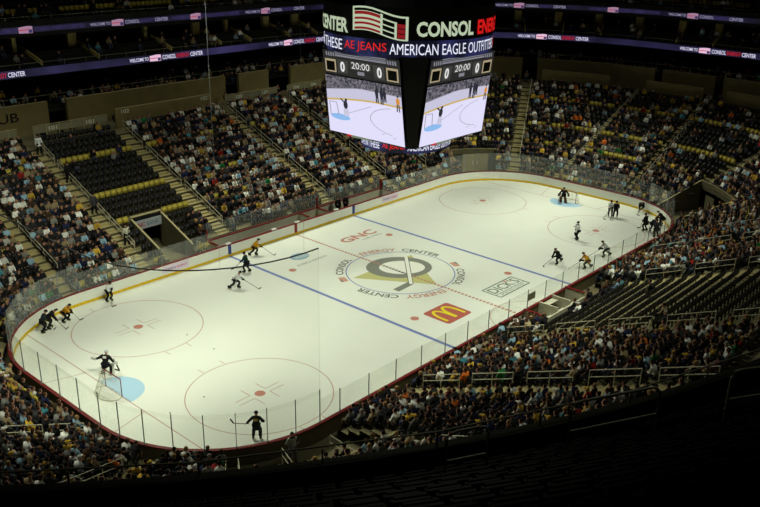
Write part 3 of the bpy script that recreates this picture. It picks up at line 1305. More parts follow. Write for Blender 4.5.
def crowd_mesh(name, people):
    Vs, Ls, Ns, Cs, k = [], [], [], [], 0
    for s in people:
        pz = int(rng.choice(4, p=(0.4, 0.3, 0.25, 0.05)))
        sh = SHIRTS[rng.choice(len(SHIRTS), p=SW)]
        hr = HAIRS[rng.choice(len(HAIRS), p=HW)]
        pt_ = PANTS[int(rng.integers(0, 4))]
        v = rng.uniform(0.8, 1.15)
        VV, lp, ln, rid = TPL[pz, hr[1]]
        W = place(VV*np.array([1, 1, rng.uniform(0.94, 1.06)]), s)
        pal = np.array([lin([min(1, c*v) for c in sh[1]]), lin((0.60, 0.44, 0.36)), lin(pt_), lin((0.1, 0.1, 0.1)), lin(hr[2])])
        Vs.append(W)
        Ls.append(lp+k)
        Ns.append(ln)
        Cs.append(pal[rid])
        k += len(VV)
    Vs, Ls, Ns, Cs = np.vstack(Vs), np.concatenate(Ls), np.concatenate(Ns), np.vstack(Cs)
    me = bpy.data.meshes.new(name)
    me.vertices.add(len(Vs))
    me.vertices.foreach_set('co', Vs.astype(np.float32).ravel())
    me.loops.add(len(Ls))
    me.loops.foreach_set('vertex_index', Ls.astype(np.int32))
    me.polygons.add(len(Ns))
    st = np.concatenate([[0], np.cumsum(Ns)[:-1]])
    me.polygons.foreach_set('loop_start', st.astype(np.int32))
    me.update(calc_edges=True)
    at = me.attributes.new('cloth', 'FLOAT_COLOR', 'FACE')
    at.data.foreach_set('color', np.hstack([Cs, np.ones((len(Cs), 1))]).astype(np.float32).ravel())
    me.materials.append(M_cloth_attr)
    o = bpy.data.objects.new(name, me)
    COL.objects.link(o)
    return o


o = crowd_mesh('crowd', crowd)
tag(o, 'dense crowd of seated spectators filling the far and upper stands', 'crowd', None, 'stuff')
print('crowd', len(crowd), 'seats', len(seats))

# seats
def seat_boxes(folded):
    back = MB()
    back.obox((0, 0.30, 0.68), (0.235, 0, 0), (0, 0.022, 0), (0, 0.05, 0.23))
    back.obox((0, 0.285, 0.885), (0.20, 0, 0), (0, 0.02, 0), (0, 0.008, 0.04))
    pan = MB()
    if folded:
        pan.obox((0, 0.20, 0.63), (0.22, 0, 0), (0, 0.03, 0), (0, 0.03, 0.20))
    else:
        pan.obox((0, 0.06, 0.43), (0.22, 0, 0), (0, 0.21, 0), (0, 0, 0.03))
    leg = MB()
    leg.box((-0.262, 0.18, 0.32), (0.03, 0.10, 0.64))
    leg.box((-0.262, 0.10, 0.655), (0.04, 0.34, 0.03))
    return back, pan, leg


BACK, PAN, LEG = seat_boxes(True)


def as_mesh(mb_, name, mat):
    me = bpy.data.meshes.new(name)
    me.from_pydata(mb_.v, [], mb_.f)
    me.materials.append(mat)
    return me


seat_me = {c: (as_mesh(BACK, 'backrest', m), as_mesh(PAN, 'seat_pan', m)) for c, m in ((False, M_seat), (True, M_seaty))}
leg_me = as_mesh(LEG, 'bracket', M_seatleg)
emptyvis = sorted([s for s in seats if s['vis'] and not s['occ'] and (s['lvl'] == 'upper' or s['i'] >= 0)], key=lambda s: s['dz'])[:296]
srows = {}
for s in emptyvis:
    s['sseat'] = True
    srows.setdefault((s['lvl'], s['k'], section(s) if s['lvl'] == 'lower' else '', s['i']), []).append(s)
for key, ls in srows.items():
    ls.sort(key=lambda s: s['px'])
    for q, s in enumerate(ls):
        if s['lvl'] == 'upper':
            where = 'upper deck row %d below the camera, %s' % (s['i']+1, SIDE_WORD[s['k']])
        else:
            where = 'row %d, %s' % (s['i']+1, section(s))
        root = empty('arena_seat', (s['x'], s['y'], s['z']), ('empty %s seat, %s vacant in %s' % ('gold' if s['yel'] else 'black', ordinal(q), where)).strip(), 'seat', 'empty tip-up arena seats')
        root.rotation_euler = (0, 0, math.atan2(-s['nx'], s['ny']))
        for me in (*seat_me[s['yel']], leg_me):
            c = bpy.data.objects.new(me.name, me)
            COL.objects.link(c)
            c.parent = root
rest = [s for s in seats if not s.get('sseat')]
Vs, Fs, Ms = [], [], []
BV = np.array(BACK.v+PAN.v)
BF = np.array(BACK.f+[tuple(i+len(BACK.v) for i in f) for f in PAN.f])
_, PAN2, _ = seat_boxes(False)
BV2 = np.array(BACK.v+PAN2.v)
vv, ff, mm = [], [], []
for n_, s in enumerate(rest):
    vv.append(place(BV2 if s['occ'] else BV, s))
    ff.append(BF+n_*len(BV))
    mm += [1 if s['yel'] else 0]*len(BF)
vv, ff = np.vstack(vv), np.vstack(ff)
me = bpy.data.meshes.new('seating')
me.vertices.add(len(vv))
me.vertices.foreach_set('co', vv.astype(np.float32).ravel())
me.loops.add(ff.size)
me.loops.foreach_set('vertex_index', ff.astype(np.int32).ravel())
me.polygons.add(len(ff))
me.polygons.foreach_set('loop_start', np.arange(0, ff.size, 4).astype(np.int32))
me.update(calc_edges=True)
me.materials.append(M_seat)
me.materials.append(M_seaty)
me.polygons.foreach_set('material_index', np.array(mm, dtype=np.int32))
so = bpy.data.objects.new('seating', me)
COL.objects.link(so)
tag(so, 'rows of black and gold tip-up seats across the far stands', 'seating', None, 'stuff')

# ------------------------------------------------------------------ skaters, officials and bench staff
def mkobj(name, V, F, mats, idx, parent, smooth=True):
    me = bpy.data.meshes.new(name)
    me.from_pydata([tuple(v) for v in V], [], F)
    for m in mats:
        me.materials.append(m)
    if len(mats) > 1:
        me.polygons.foreach_set('material_index', idx)
    me.polygons.foreach_set('use_smooth', [smooth]*len(F))
    me.update()
    o = bpy.data.objects.new(name, me)
    COL.objects.link(o)
    o.parent = parent
    return o


def figure(x, y, yaw, label, hz=0.92, lean=0.25, lf=(0.05, 0.17), rf=(-0.05, -0.17), lh=(0.42, 0.16, 0.95), rh=(0.42, -0.16, 0.95),
           jersey=(0.1, 0.1, 0.1), pants=(0.08, 0.08, 0.09), socks=(0.1, 0.1, 0.1), helmet=(0.08, 0.08, 0.08), skates=True, z=0.0, lfz=0.0, rfz=0.0,
           gloves=(0.09, 0.09, 0.09), pads=None, stripe=None, headdown=0.3, hair=None, sc=1.0, group=None):
    base = 0.10 if skates else 0.0
    pel = np.array([0, 0, hz])
    td = np.array([math.sin(lean), 0, math.cos(lean)])
    waist = pel+td*0.22
    ch = pel+td*0.44
    nk = ch+td*0.17
    hdv = unit(td*(1-headdown)+np.array([0.25, 0, 0.9])*headdown)
    hd = nk+hdv*0.16
    J = dict(pelvis=(tuple(pel), 0.145), waist=(tuple(waist), 0.14), chest=(tuple(ch), 0.165), neck=(tuple(nk), 0.06),
             head=(tuple(hd), 0.105), crown=(tuple(hd+hdv*0.085), 0.075))
    E_ = [('pelvis', 'waist', 'shirt'), ('waist', 'chest', 'shirt'), ('chest', 'neck', 'shirt'), ('neck', 'head', 'skin'), ('head', 'crown', 'skin')]
    JJ = {k: (v[0], v[1]+0.05) for k, v in J.items() if k in ('pelvis', 'waist', 'chest')}
    JJ['collar'] = (tuple(ch+td*0.12), 0.10)
    JJ['hem'] = (tuple(pel-td*0.10+np.array([0.02, 0, 0])), 0.20)
    EJ = [('pelvis', 'hem', ''), ('pelvis', 'waist', ''), ('waist', 'chest', ''), ('chest', 'collar', '')]
    PJ = dict(pelvis=(tuple(pel+td*0.02), 0.185))
    EP = []
    hands, feet = {}, {}
    for s, nm, ft, fz, h in ((1, 'l', lf, lfz, lh), (-1, 'r', rf, rfz, rh)):
        sh = ch+np.array([0, s*0.20, 0.06])
        h = np.array(h, float)
        v = h-sh
        dist = np.linalg.norm(v)
        reach = 0.60
        if dist > reach:
            h = sh+v/dist*reach
            dist = reach
        bend = math.sqrt(max(0.0, 0.31**2-(dist/2)**2))
        el = (sh+h)/2+unit(np.array([-0.45, s*0.6, -0.6]))*bend
        hip = pel+np.array([0, s*0.10, -0.03])
        an = np.array([ft[0], ft[1], base+0.08+fz])
        v = an-hip
        dl = np.linalg.norm(v)
        bend = math.sqrt(max(0.0, 0.43**2-(min(dl, 0.85)/2)**2))
        kn = (hip+an)/2+unit(np.array([1.0, s*0.15, 0.25]))*bend
        toe = an+np.array([0.15, s*0.03, -0.05])
        wr = el+(h-el)*0.82
        J.update({nm+'sh': (tuple(sh), 0.085), nm+'el': (tuple(el), 0.06), nm+'wr': (tuple(wr), 0.045), nm+'ha': (tuple(h), 0.042),
                  nm+'hip': (tuple(hip), 0.115), nm+'kn': (tuple(kn), 0.10), nm+'an': (tuple(an), 0.075), nm+'to': (tuple(toe), 0.05)})
        E_ += [('chest', nm+'sh', 'shirt'), (nm+'sh', nm+'el', 'shirt'), (nm+'el', nm+'wr', 'shirt'), (nm+'wr', nm+'ha', 'skin'),
               ('pelvis', nm+'hip', 'pants'), (nm+'hip', nm+'kn', 'pants'), (nm+'kn', nm+'an', 'sock'), (nm+'an', nm+'to', 'sock')]
        JJ.update({nm+'sh': (tuple(sh), 0.115), nm+'el': (tuple(el), 0.085), nm+'wr': (tuple(el+(h-el)*0.7), 0.07)})
        EJ += [('chest', nm+'sh', ''), (nm+'sh', nm+'el', ''), (nm+'el', nm+'wr', '')]
        PJ.update({nm+'hip': (tuple(hip), 0.14), nm+'th': (tuple(hip+(kn-hip)*0.9), 0.105)})
        EP += [('pelvis', nm+'hip', ''), (nm+'hip', nm+'th', '')]
        if gloves is None:
            PJ.update({nm+'th': (tuple(kn), 0.12), nm+'cf': (tuple(an+np.array([0, 0, 0.03])), 0.10)})
            EP += [(nm+'th', nm+'cf', '')]
        hands[nm] = (h, unit(h-el))
        feet[nm] = (an, toe, kn)
    V, F, R = skin_body(J, E_, 1)
    fw = unit(np.array([1, 0, -0.15]))
    up = unit(np.cross(np.cross(fw, hdv), fw))
    V, F, R = face_bits(V, F, R, hd+hdv*0.02, fw, up)
    if gloves is None:
        for nm, s in (('l', 1), ('r', -1)):
            h, dr = hands[nm]
            V, F, R = hand_bits(V, F, R, h, dr, unit(np.cross(dr, (0, 0, 1)))*s, np.array([0, 0, -1.0]))
    keys = ['shirt', 'pants', 'sock', 'skin', 'eye', 'lip']
    root = mkobj('person', V*sc, F, [M_blk, M_blk, M_cloth_obj, M_skin, M_eye, M_lip], [keys.index(r) for r in R], None)
    root.location = (x, y, z)
    root.rotation_euler = (0, 0, yaw)
    matcol(root, socks)
    tag(root, label, 'person', group)

    def child(name, VF, col, smooth=True):
        o = mkobj(name, VF[0]*sc, VF[1], [M_cloth_obj], None, root, smooth)
        matcol(o, col)
        return o
    child('jersey' if skates else 'jacket', skin_body(JJ, EJ, 1), jersey)
    child('shorts' if skates else 'trousers_top', skin_body(PJ, EP, 1), pants)
    mb = MB()
    Rm = np.array([fw, np.cross(hdv, fw), hdv]).T
    if hair is None:
        mb.ellipsoid(hd+hdv*0.045-fw*0.01, (0.135, 0.122, 0.115), 10, 5, vmin=-0.25, R=Rm)
        mb.obox(hd+hdv*0.02+fw*0.115, fw*0.012, np.cross(hdv, fw)*0.09, hdv*0.02)
        child('helmet', (np.array(mb.v), mb.f), helmet)
    else:
        mb.ellipsoid(hd+hdv*0.04-fw*0.015, (0.115, 0.11, 0.11), 10, 5, vmin=-0.25, R=Rm)
        child('hair', (np.array(mb.v), mb.f), hair)
    if gloves is not None:
        for nm, s in (('l', 1), ('r', -1)):
            h, dr = hands[nm]
            mb = MB()
            sd = unit(np.cross(dr, (0, 0, 1)))
            up2 = np.cross(sd, dr)
            big = 1.7 if pads else 1.0
            mb.obox(h+dr*0.01, dr*0.085*big, sd*0.06*big, up2*0.05*big)
            mb.obox(h-dr*0.09, dr*0.05, sd*0.07, up2*0.065)
            mb.obox(h+dr*0.02-sd*s*0.065*big, dr*0.05, sd*0.02, up2*0.025)
            for q in (-0.042, -0.014, 0.014, 0.042):
                mb.tube([h+dr*0.08*big+sd*q*big, h+dr*0.12*big+sd*q*big-up2*0.02, h+dr*0.12*big+sd*q*big-up2*0.06], 0.013*big, 5)
            child('glove', (np.array(mb.v), mb.f), gloves, False)
    for nm in ('l', 'r'):
        an, toe, kn = feet[nm]
        mb = MB()
        z0 = an[2]-0.08-base
        if skates:
            mb.obox((an+toe)/2+np.array([-0.0, 0, -0.01]), (0.13, 0, 0), (0, 0.045, 0), (0, 0, 0.045))
            mb.obox(an+np.array([-0.03, 0, 0.05]), (0.06, 0, 0), (0, 0.05, 0), (0, 0, 0.08))
            bl = MB()
            bl.obox(((an+toe)/2)[:2].tolist()+[z0+0.045], (0.145, 0, 0), (0, 0.006, 0), (0, 0, 0.045))
            sk = child('skate', (np.array(mb.v), mb.f), (0.07, 0.07, 0.08), False)
            b = mkobj('blade', np.array(bl.v)*sc, bl.f, [M_rail], None, sk, False)
        else:
            mb.obox((an+toe)/2+np.array([0, 0, -0.02]), (0.14, 0, 0), (0, 0.045, 0), (0, 0, 0.045))
            child('shoe', (np.array(mb.v), mb.f), (0.06, 0.06, 0.06), False)
        if pads:
            mb = MB()
            ax = unit(kn-an)
            f2 = unit(np.array([1, 0, 0])-ax*ax[0])
            s2 = np.cross(ax, f2)
            mb.obox(an+(kn-an)*0.55+f2*0.10, ax*0.40, s2*0.14, f2*0.06)
            mb.obox(an+f2*0.13-ax*0.02, ax*0.08, s2*0.13, f2*0.12)
            child('leg_pad', (np.array(mb.v), mb.f), pads, False)
    if stripe is not None:
        # broad marking across the back of the jersey
        mb = MB()
        c = ch-np.array([math.cos(lean), 0, -math.sin(lean)])*0.21
        mb.obox(c, (0, 0.11, 0), td*0.07, np.array([math.cos(lean), 0, -math.sin(lean)])*0.02)
        child('jersey_number', (np.array(mb.v), mb.f), stripe, False)
    return root, hands


def stick(root, top, heel, label, yaw, goalie=False, blade_dir=None, wood=None):
    """top, heel in the holder's own frame"""
    T = Matrix.Translation(root.location) @ Matrix.Rotation(yaw, 4, 'Z')
    a, b = np.array(T @ Vector(top)), np.array(T @ Vector(heel))
    o = empty('hockey_stick', tuple(b), label, 'hockey stick', 'hockey sticks')
    mb = MB()
    mb.bar(a, b, 0.035, 0.025)
    mb.build('shaft', wood or M_wood, o)
    bd = blade_dir if blade_dir is not None else (0.0, 1.0, 0.0)
    bd = np.array((Matrix.Rotation(yaw, 3, 'Z') @ Vector(bd)))
    mb = MB()
    mb.bar(b, b+bd*(0.34 if not goalie else 0.38), 0.022, 0.08 if not goalie else 0.10)
    if goalie:
        e = unit(a-b)
        mb.bar(b, b+e*0.55, 0.03, 0.09)
    mb.build('blade', M_tape, o)


BLK, GOLD, WHT, GRN, NAVY = (0.10, 0.10, 0.11), (0.80, 0.58, 0.12), (0.86, 0.87, 0.86), (0.10, 0.20, 0.17), (0.16, 0.18, 0.24)


def D(a):
    return math.radians(a)


def skater(px, py, yaw, label, short, pose, jersey, z=0.0, stk=None, **kw):
    p = onz(px, py, 0)
    P_ = dict(stand=dict(hz=0.93, lean=0.2), crouch=dict(hz=0.82, lean=0.75, lf=(0.1, 0.22), rf=(0.0, -0.22)),
              stride=dict(hz=0.86, lean=0.6, lf=(0.14, 0.12), rf=(-0.42, -0.14), rfz=0.06), lunge=dict(hz=0.82, lean=0.65, lf=(0.24, 0.12), rf=(-0.45, -0.16), rfz=0.04),
              bent=dict(hz=0.82, lean=1.15, lf=(0.05, 0.2), rf=(0.0, -0.2)))[pose].copy()
    tops = dict(stand=((0.32, 0.12, 1.12), (0.95, -0.55, 0.03)), crouch=((0.48, 0.16, 0.92), (1.25, -0.45, 0.03)), stride=((0.5, 0.14, 0.95), (1.45, -0.35, 0.03)),
                lunge=((0.52, 0.14, 0.9), (1.5, -0.3, 0.03)), bent=((0.5, 0.14, 0.62), (1.2, -0.3, 0.03)))
    t, h = tops[pose]
    if stk is not None:
        h = stk
    t, h = np.array(t), np.array(h)
    e = unit(h-t)
    P_['lh'], P_['rh'] = tuple(t+e*0.05), tuple(t+e*0.48)
    P_.update(kw)
    r, hands = figure(p[0], p[1], yaw, label, jersey=jersey, **P_)
    stick(r, tuple(t), tuple(h), 'dark hockey stick held by '+short, yaw, blade_dir=(0.35, 0.94, 0))
    return r


skater(43.5, 333, D(-30), 'person in dark jersey standing bent beside the far left corner boards', 'the upright dark player in far left corner', 'stand', (0.15, 0.18, 0.20), lean=0.45, stk=(0.7, 0.3, 0.03))
skater(49, 329, D(-35), 'person in black jersey leaning far forward in the far left corner', 'the stooping black player in far left corner', 'bent', BLK, hz=0.95, lean=0.95)
skater(65, 322, D(-60), 'person in gold jersey crouching beside the far left boards', 'the gold player by the far left boards', 'crouch', GOLD, stk=(0.9, 0.5, 0.03))
skater(109, 301.5, D(-80), 'person in white jersey upright at the left boards with black legs', 'the white player at the left boards', 'stand', WHT, lean=0.4)
skater(254, 256, D(-45), 'person in gold jersey skating beside the blue line at far boards', 'the gold player near the blue line', 'stride', GOLD, stk=(1.75, 0.1, 0.03))
skater(247, 273, D(110), 'person in dark green jersey skating upright on the left blue line', 'the dark green player on blue line', 'stride', GRN, lean=0.25, hz=0.96, rf=(-0.25, -0.1))
skater(235, 289, D(-50), 'person in white jersey striding low left of the blue line', 'the striding white player', 'lunge', WHT, stk=(1.9, 0.1, 0.03))
skater(558, 264, D(165), 'person in dark jersey striding beside the right blue line', 'the dark player at right blue line', 'lunge', BLK, rf=(-0.62, -0.2))
skater(587, 269, D(140), 'person in gold jersey skating along the near right boards', 'the gold player along near right boards', 'lunge', GOLD)
skater(606, 257, D(140), 'person in pale grey jersey skating behind the gold player at right', 'the pale grey player at right', 'lunge', (0.70, 0.72, 0.72))
skater(610, 217, D(200), 'person in white jersey standing close to a black player at right', 'the white player of the pair', 'stand', WHT)
skater(615, 217.5, D(210), 'person in black jersey standing close to a white player at right', 'the black player of the pair', 'stand', BLK)
skater(641, 212, D(-160), 'person in black jersey stooping beside the far right boards', 'the stooping player at far right boards', 'bent', BLK, socks=WHT)
skater(645, 231.5, D(80), 'person in black jersey standing upright in the near right corner', 'the upright player in near right corner', 'stand', BLK)
skater(651.5, 231, D(-120), 'person in dark navy jersey leaning in the near right corner', 'the navy player in near right corner', 'crouch', NAVY)
skater(656, 238, D(60), 'person in charcoal jersey nearest the glass in the right corner', 'the charcoal player nearest the glass', 'stand', (0.2, 0.21, 0.24))
skater(662, 226, D(120), 'person in black jersey pressed against the right corner boards', 'the player against right corner boards', 'crouch', BLK)
# goaltenders
p = onz(106.5, 376, 0)
r, hh = figure(p[0], p[1], D(35), 'person in black goaltender kit with white leg pads beside left goal', hz=0.86, lean=0.45, lf=(0.1, 0.28), rf=(0.1, -0.28),
               lh=(0.05, 0.72, 1.22), rh=(0.35, -0.5, 0.85), jersey=BLK, pads=(0.84, 0.84, 0.80), gloves=(0.8, 0.8, 0.78), stripe=(0.85, 0.85, 0.82), helmet=(0.75, 0.76, 0.76))
stick(r, (0.3, -0.45, 1.15), (0.75, -0.55, 0.03), 'goaltender stick held beside the left goal', D(35), True, (0.3, 0.95, 0))
p = onz(565, 201.5, 0)
r, hh = figure(p[0]-0.35, p[1], D(200), 'person in black goaltender kit with brown leg pads before right goal', hz=0.86, lean=0.35, lf=(0.1, 0.26), rf=(0.1, -0.26),
               lh=(0.25, 0.5, 0.95), rh=(0.35, -0.45, 0.9), jersey=BLK, pads=(0.36, 0.26, 0.18), gloves=(0.3, 0.22, 0.15), stripe=None, helmet=(0.1, 0.1, 0.1))
stick(r, (0.35, -0.4, 1.15), (0.8, -0.4, 0.03), 'goaltender stick held before the right goal', D(200), True, (0.3, 0.95, 0))
# official and coach on the ice
p = onz(577, 240, 0)
figure(p[0], p[1], D(150), 'person in white official shirt pointing left inside the right circle', hz=0.94, lean=0.05, lh=(0.5, 0.1, 1.42), rh=(0.05, -0.32, 0.85), jersey=WHT, socks=(0.07, 0.07, 0.07), gloves=None)
p = onz(257, 440, 0)
r, hh = figure(p[0], p[1], D(42), 'person in black tracksuit and cap standing on near ice holding stick sideways', hz=0.96, lean=0.06, lf=(0.0, 0.2), rf=(0.0, -0.2), lh=(0.1, 0.62, 0.98), rh=(0.3, -0.35, 1.15),
               jersey=(0.09, 0.09, 0.10), stripe=(0.55, 0.48, 0.22), gloves=None)
a, b = (0.12, 0.38, 0.98), (0.15, 1.30, 0.98)
stick(r, a, b, 'hockey stick held out sideways by the person in black tracksuit', D(42), blade_dir=(0, 0.55, 0.83))
# people standing off the ice
p = onz(293, 462, 0)
figure(p[0], p[1], D(60), 'person in grey shirt standing behind the near left corner boards', hz=0.95, lean=0.1, lh=(0.3, 0.2, 1.0), rh=(0.3, -0.2, 1.0), jersey=(0.68, 0.69, 0.66), pants=(0.4, 0.4, 0.4), socks=(0.3, 0.3, 0.3), skates=False, gloves=None, hair=(0.25, 0.2, 0.15), helmet=None)
for xx, lab in ((6.4, 'left'), (7.5, 'right')):
    figure(xx, HY+0.85, D(-90), 'person in dark suit standing at the far bench, %s one of two' % lab, hz=0.95, lean=0.05, lh=(0.15, 0.3, 0.85), rh=(0.2, -0.2, 1.1), jersey=(0.08, 0.08, 0.09), skates=False, gloves=None, hair=(0.15, 0.11, 0.09), z=0.25)
p = onz(164, 262, 0)
figure(-14.2, HY+0.7, D(-90), 'person in grey jacket standing behind the glass left of the tunnel', hz=0.95, lean=0.02, lh=(0.15, 0.3, 0.85), rh=(0.15, -0.3, 0.85), jersey=(0.33, 0.33, 0.30), socks=(0.25, 0.25, 0.25), skates=False, gloves=None, hair=(0.2, 0.15, 0.1))
for n_, (dd, side, col, lab) in enumerate(((17.4, -1, WHT, 'white shirt high on the aisle left of the empty block'), (12.6, -1, BLK, 'black shirt midway up the aisle left of the empty block'),
                                           (9.0, -1, (0.25, 0.25, 0.27), 'charcoal shirt on the lower aisle left of the empty block'), (4.7, -1, (0.75, 0.74, 0.66), 'cream shirt at the foot of the aisle left of tunnel'))):
    i = int((dd-ROW_D0)/ROW_DD)
    figure(-15.4+0.3*(n_ % 2), HY+ROW_D0+ROW_DD*i+0.2, D(90 if n_ % 2 else -90), 'person in '+lab, hz=0.95, lean=0.08, lh=(0.15, 0.3, 0.85), rh=(0.15, -0.3, 0.85), jersey=col, socks=(0.12, 0.14, 0.2), skates=False, gloves=None,
           hair=(0.12, 0.1, 0.08), z=ROW_Z0+ROW_DZ*i+0.026)

# pucks
for px, py in ((94, 301), (187, 335), (214, 349), (170, 413), (204, 397), (42, 322)):
    p = onz(px, py, 0)
    mb = MB()
    mb.tube([(p[0], p[1], 0.0), (p[0], p[1], 0.028)], 0.045, 10)
    where = {94: 'near the gold player at far left', 187: 'at the right edge of the far left circle', 214: 'between the two left circles', 170: 'before the left crease toward the camera', 204: 'above the near left circle', 42: 'in the far left corner'}[px]
    tag(mb.build('hockey_puck', M_tape), 'small black puck lying on the ice '+where, 'puck', 'pucks on the ice')

# ------------------------------------------------------------------ goals
for sx in (-1, 1):
    gx = sx*27.13
    g = empty('hockey_goal', (gx, 0, 0), 'red framed goal with white net at the %s end' % ('left' if sx < 0 else 'right'), 'goal')
    mb = MB()
    mb.tube([(gx, -0.915, 0), (gx, -0.915, 1.22), (gx, 0.915, 1.22), (gx, 0.915, 0)], 0.035, 8)
    mb.build('front_frame', M_goalred, g)
    mb = MB()
    bp = [(gx, -0.915)]+[(gx+sx*(0.25+0.86*math.sin(a)), -1.12*math.cos(a)) for a in np.linspace(0.15, pi-0.15, 14)]+[(gx, 0.915)]
    mb.tube([(x, y, 0.03) for x, y in bp], 0.03, 6)
    tp = [(gx, -0.915)]+[(gx+sx*(0.1+0.45*math.sin(a)), -0.95*math.cos(a)) for a in np.linspace(0.2, pi-0.2, 14)]+[(gx, 0.915)]
    mb.tube([(x, y, 1.2) for x, y in tp], 0.022, 6)
    mb.tube([(gx+sx*1.1, 0, 0.03), (gx+sx*0.55, 0, 1.2)], 0.02, 6)
    mb.build('base_frame', M_rail, g)
    mb = MB()
    for i in range(len(bp)):
        mb.bar((*bp[i], 0.03), (*tp[i], 1.2), 0.011)
        if i:
            for j in range(9):
                t = j/8
                a0 = np.array([*bp[i-1], 0.03])*(1-t)+np.array([*tp[i-1], 1.2])*t
                a1 = np.array([*bp[i], 0.03])*(1-t)+np.array([*tp[i], 1.2])*t
                mb.bar(a0, a1, 0.011)
            m0 = (np.array(bp[i-1])+np.array(bp[i]))/2
            m1 = (np.array(tp[i-1])+np.array(tp[i]))/2
            mb.bar((*m0, 0.03), (*m1, 1.2), 0.011)
    for i in range(1, 8):
        yy = -0.915+1.83*i/8
        mb.bar((gx, yy, 1.22), (gx+sx*0.5*math.sqrt(max(0, 1-(yy/0.98)**2)), yy, 1.2), 0.012)
    mb.build('net', M_netting, g)

# ------------------------------------------------------------------ safety netting round the left end
net = empty('safety_net', (-HX, 0, 2.9), 'fine spectator netting hung from a black cable around the left end', 'netting')
path = []
for k, n in ((5, 14), (6, 5), (7, 14)):
    L = piece_len(k, 0.08)
    for j in range(n+(1 if k == 7 else 0)):
        path.append(piece_pt(k, L*j/n, 0.08)[:2])
N = len(path)
ztop = [11.62-0.35*math.sin(pi*min(1, i/12.0)) if i < 12 else 11.62-0.5*(i-12)/(N-12) for i in range(N)]
ztop = [11.62-0.30*math.sin(pi*i/(N-1)) for i in range(N)]
mb = MB()
vs = [(*p, 2.95) for p in path]+[(*p, z_) for p, z_ in zip(path, ztop)]
mb.add(vs, [(i, i+1, N+i+1, N+i) for i in range(N-1)])
mb.build('netting', M_net, net)
mb = MB()
mb.tube([(*p, z_) for p, z_ in zip(path[:N-4], ztop)], 0.035, 6)
mb.build('top_cable', M_tape, net)
mb = MB()
mb.tube([(*path[0], 2.9), (*path[0], ztop[0])], 0.004, 4)
mb.build('edge_cord', M_post, net)
for px in (304, 220):
    best = min(range(N), key=lambda i: abs(project((*path[i], ztop[i]))[0]-px) if i < 12 else 1e9)
    # exact point along the path
    i = best
    cand_ = []
    for i in range(0, 10):
        a, b = np.array([*path[i], ztop[i]]), np.array([*path[i+1], ztop[i+1]])
        pa, pb = project(a)[0], project(b)[0]
        if (pa-px)*(pb-px) <= 0:
            t = (px-pa)/(pb-pa)
            cand_.append(a+(b-a)*t)
    q = cand_[0]
    mb = MB()
    mb.tube([q, (q[0], q[1], 39.8)], 0.006, 4)
    mb.build('hanging_cord', M_post, net)

# ------------------------------------------------------------------ benches and penalty boxes
M_sec = pm('section_panel', (0.52, 0.50, 0.40), 0.7, 0, 0.1, 3)
M_benchw = pm('bench_wall', (0.80, 0.79, 0.70), 0.6, 0, 0.06, 2.0)
bx0, bx1 = -8.9, 13.5
b = empty('bench_enclosure', (2, HY+1.6, 0), 'low pale wall with red cap behind the far players benches', 'bench wall')
mb = MB()
mb.box(((bx0+bx1)/2, HY+1.62, 0.62), (bx1-bx0, 0.12, 1.24))
mb.build('back_wall', M_benchw, b)
mb = MB()
mb.box(((bx0+bx1)/2, HY+1.62, 1.27), (bx1-bx0, 0.2, 0.07))
for xx in (bx0, 1.9, 4.3, bx1):
    mb.box((xx, HY+0.9, 1.27), (0.16, 1.5, 0.07))
mb.build('red_cap', M_cap, b)
for xx in (bx0, 1.9, 4.3, bx1):
    mb = MB()
    mb.box((xx, HY+0.9, 0.62), (0.1, 1.45, 1.24))
    mb.build('divider_wall', M_benchw, b)
for xx in (bx0, 4.3, bx1):
    mb = MB()
    mb.box((xx, HY+1.62, 1.75), (0.16, 0.16, 1.1))
    mb.build('red_post', M_cap, b)
for i in range(9):
    xa = bx0+(bx1-bx0)*i/9
    xb = bx0+(bx1-bx0)*(i+1)/9
    root = empty('glass_panel', ((xa+xb)/2, HY+1.62, 1.3), 'clear glass pane behind the far benches, %s from the tunnel' % ordinal(i), 'glass panel', 'rink glass panels')
    mb = MB()
    mb.box(((xa+xb)/2, HY+1.62, 2.05), (xb-xa-0.06, 0.012, 1.5))
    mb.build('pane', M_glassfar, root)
    mb = MB()
    mb.box((xa, HY+1.62, 2.06), (0.05, 0.06, 1.52))
    mb.build('post', M_post, root)
for xa, xb, lab in ((-8.4, 1.5, 'left'), (4.7, 13.1, 'right')):
    t = empty('players_bench', ((xa+xb)/2, HY+1.15, 0), 'long dark bench inside the far players box, %s of the divider' % lab, 'bench')
    mb = MB()
    mb.box(((xa+xb)/2, HY+1.2, 0.5), (xb-xa, 0.35, 0.06))
    mb.build('seat', M_steel, t)
    for xx in np.linspace(xa+0.3, xb-0.3, 5):
        mb = MB()
        mb.box((xx, HY+1.2, 0.235), (0.06, 0.3, 0.47))
        mb.build('leg', M_steel, t)
# towels and bottles on the far boards in front of the bench
for i, px in enumerate((228, 274, 297, 336)):
    q = min(np.arange(-9, 14, 0.05), key=lambda x_: abs(project((x_, HY+0.08, 1.15))[0]-px))
    mb = MB()
    mb.box((q, HY+0.08, 1.18), (0.5, 0.24, 0.09))
    mb.box((q, HY+0.02, 1.24), (0.3, 0.1, 0.05))
    tag(mb.build('towel', M_pwhite), 'folded white towel on the far boards before the bench, %s from the left' % ordinal(i), 'towel', 'towels on the far boards')
xa, xb = float(onz(521, 309, 1.15)[0]), float(onz(567, 288, 1.15)[0])
pbx = empty('penalty_box', ((xa+xb)/2, -HY-1.6, 0), 'penalty box of low pale walls with red caps behind the near boards', 'penalty box')
for xx in (xa, (xa+xb)/2-0.9, (xa+xb)/2+0.9):
    mb = MB()
    mb.box((xx, -HY-0.95, 0.6), (0.1, 1.6, 1.2))
    mb.build('side_wall', M_benchw, pbx)
mb = MB()
mb.box((xb, -HY-0.95, 0.6), (0.1, 1.6, 1.2))
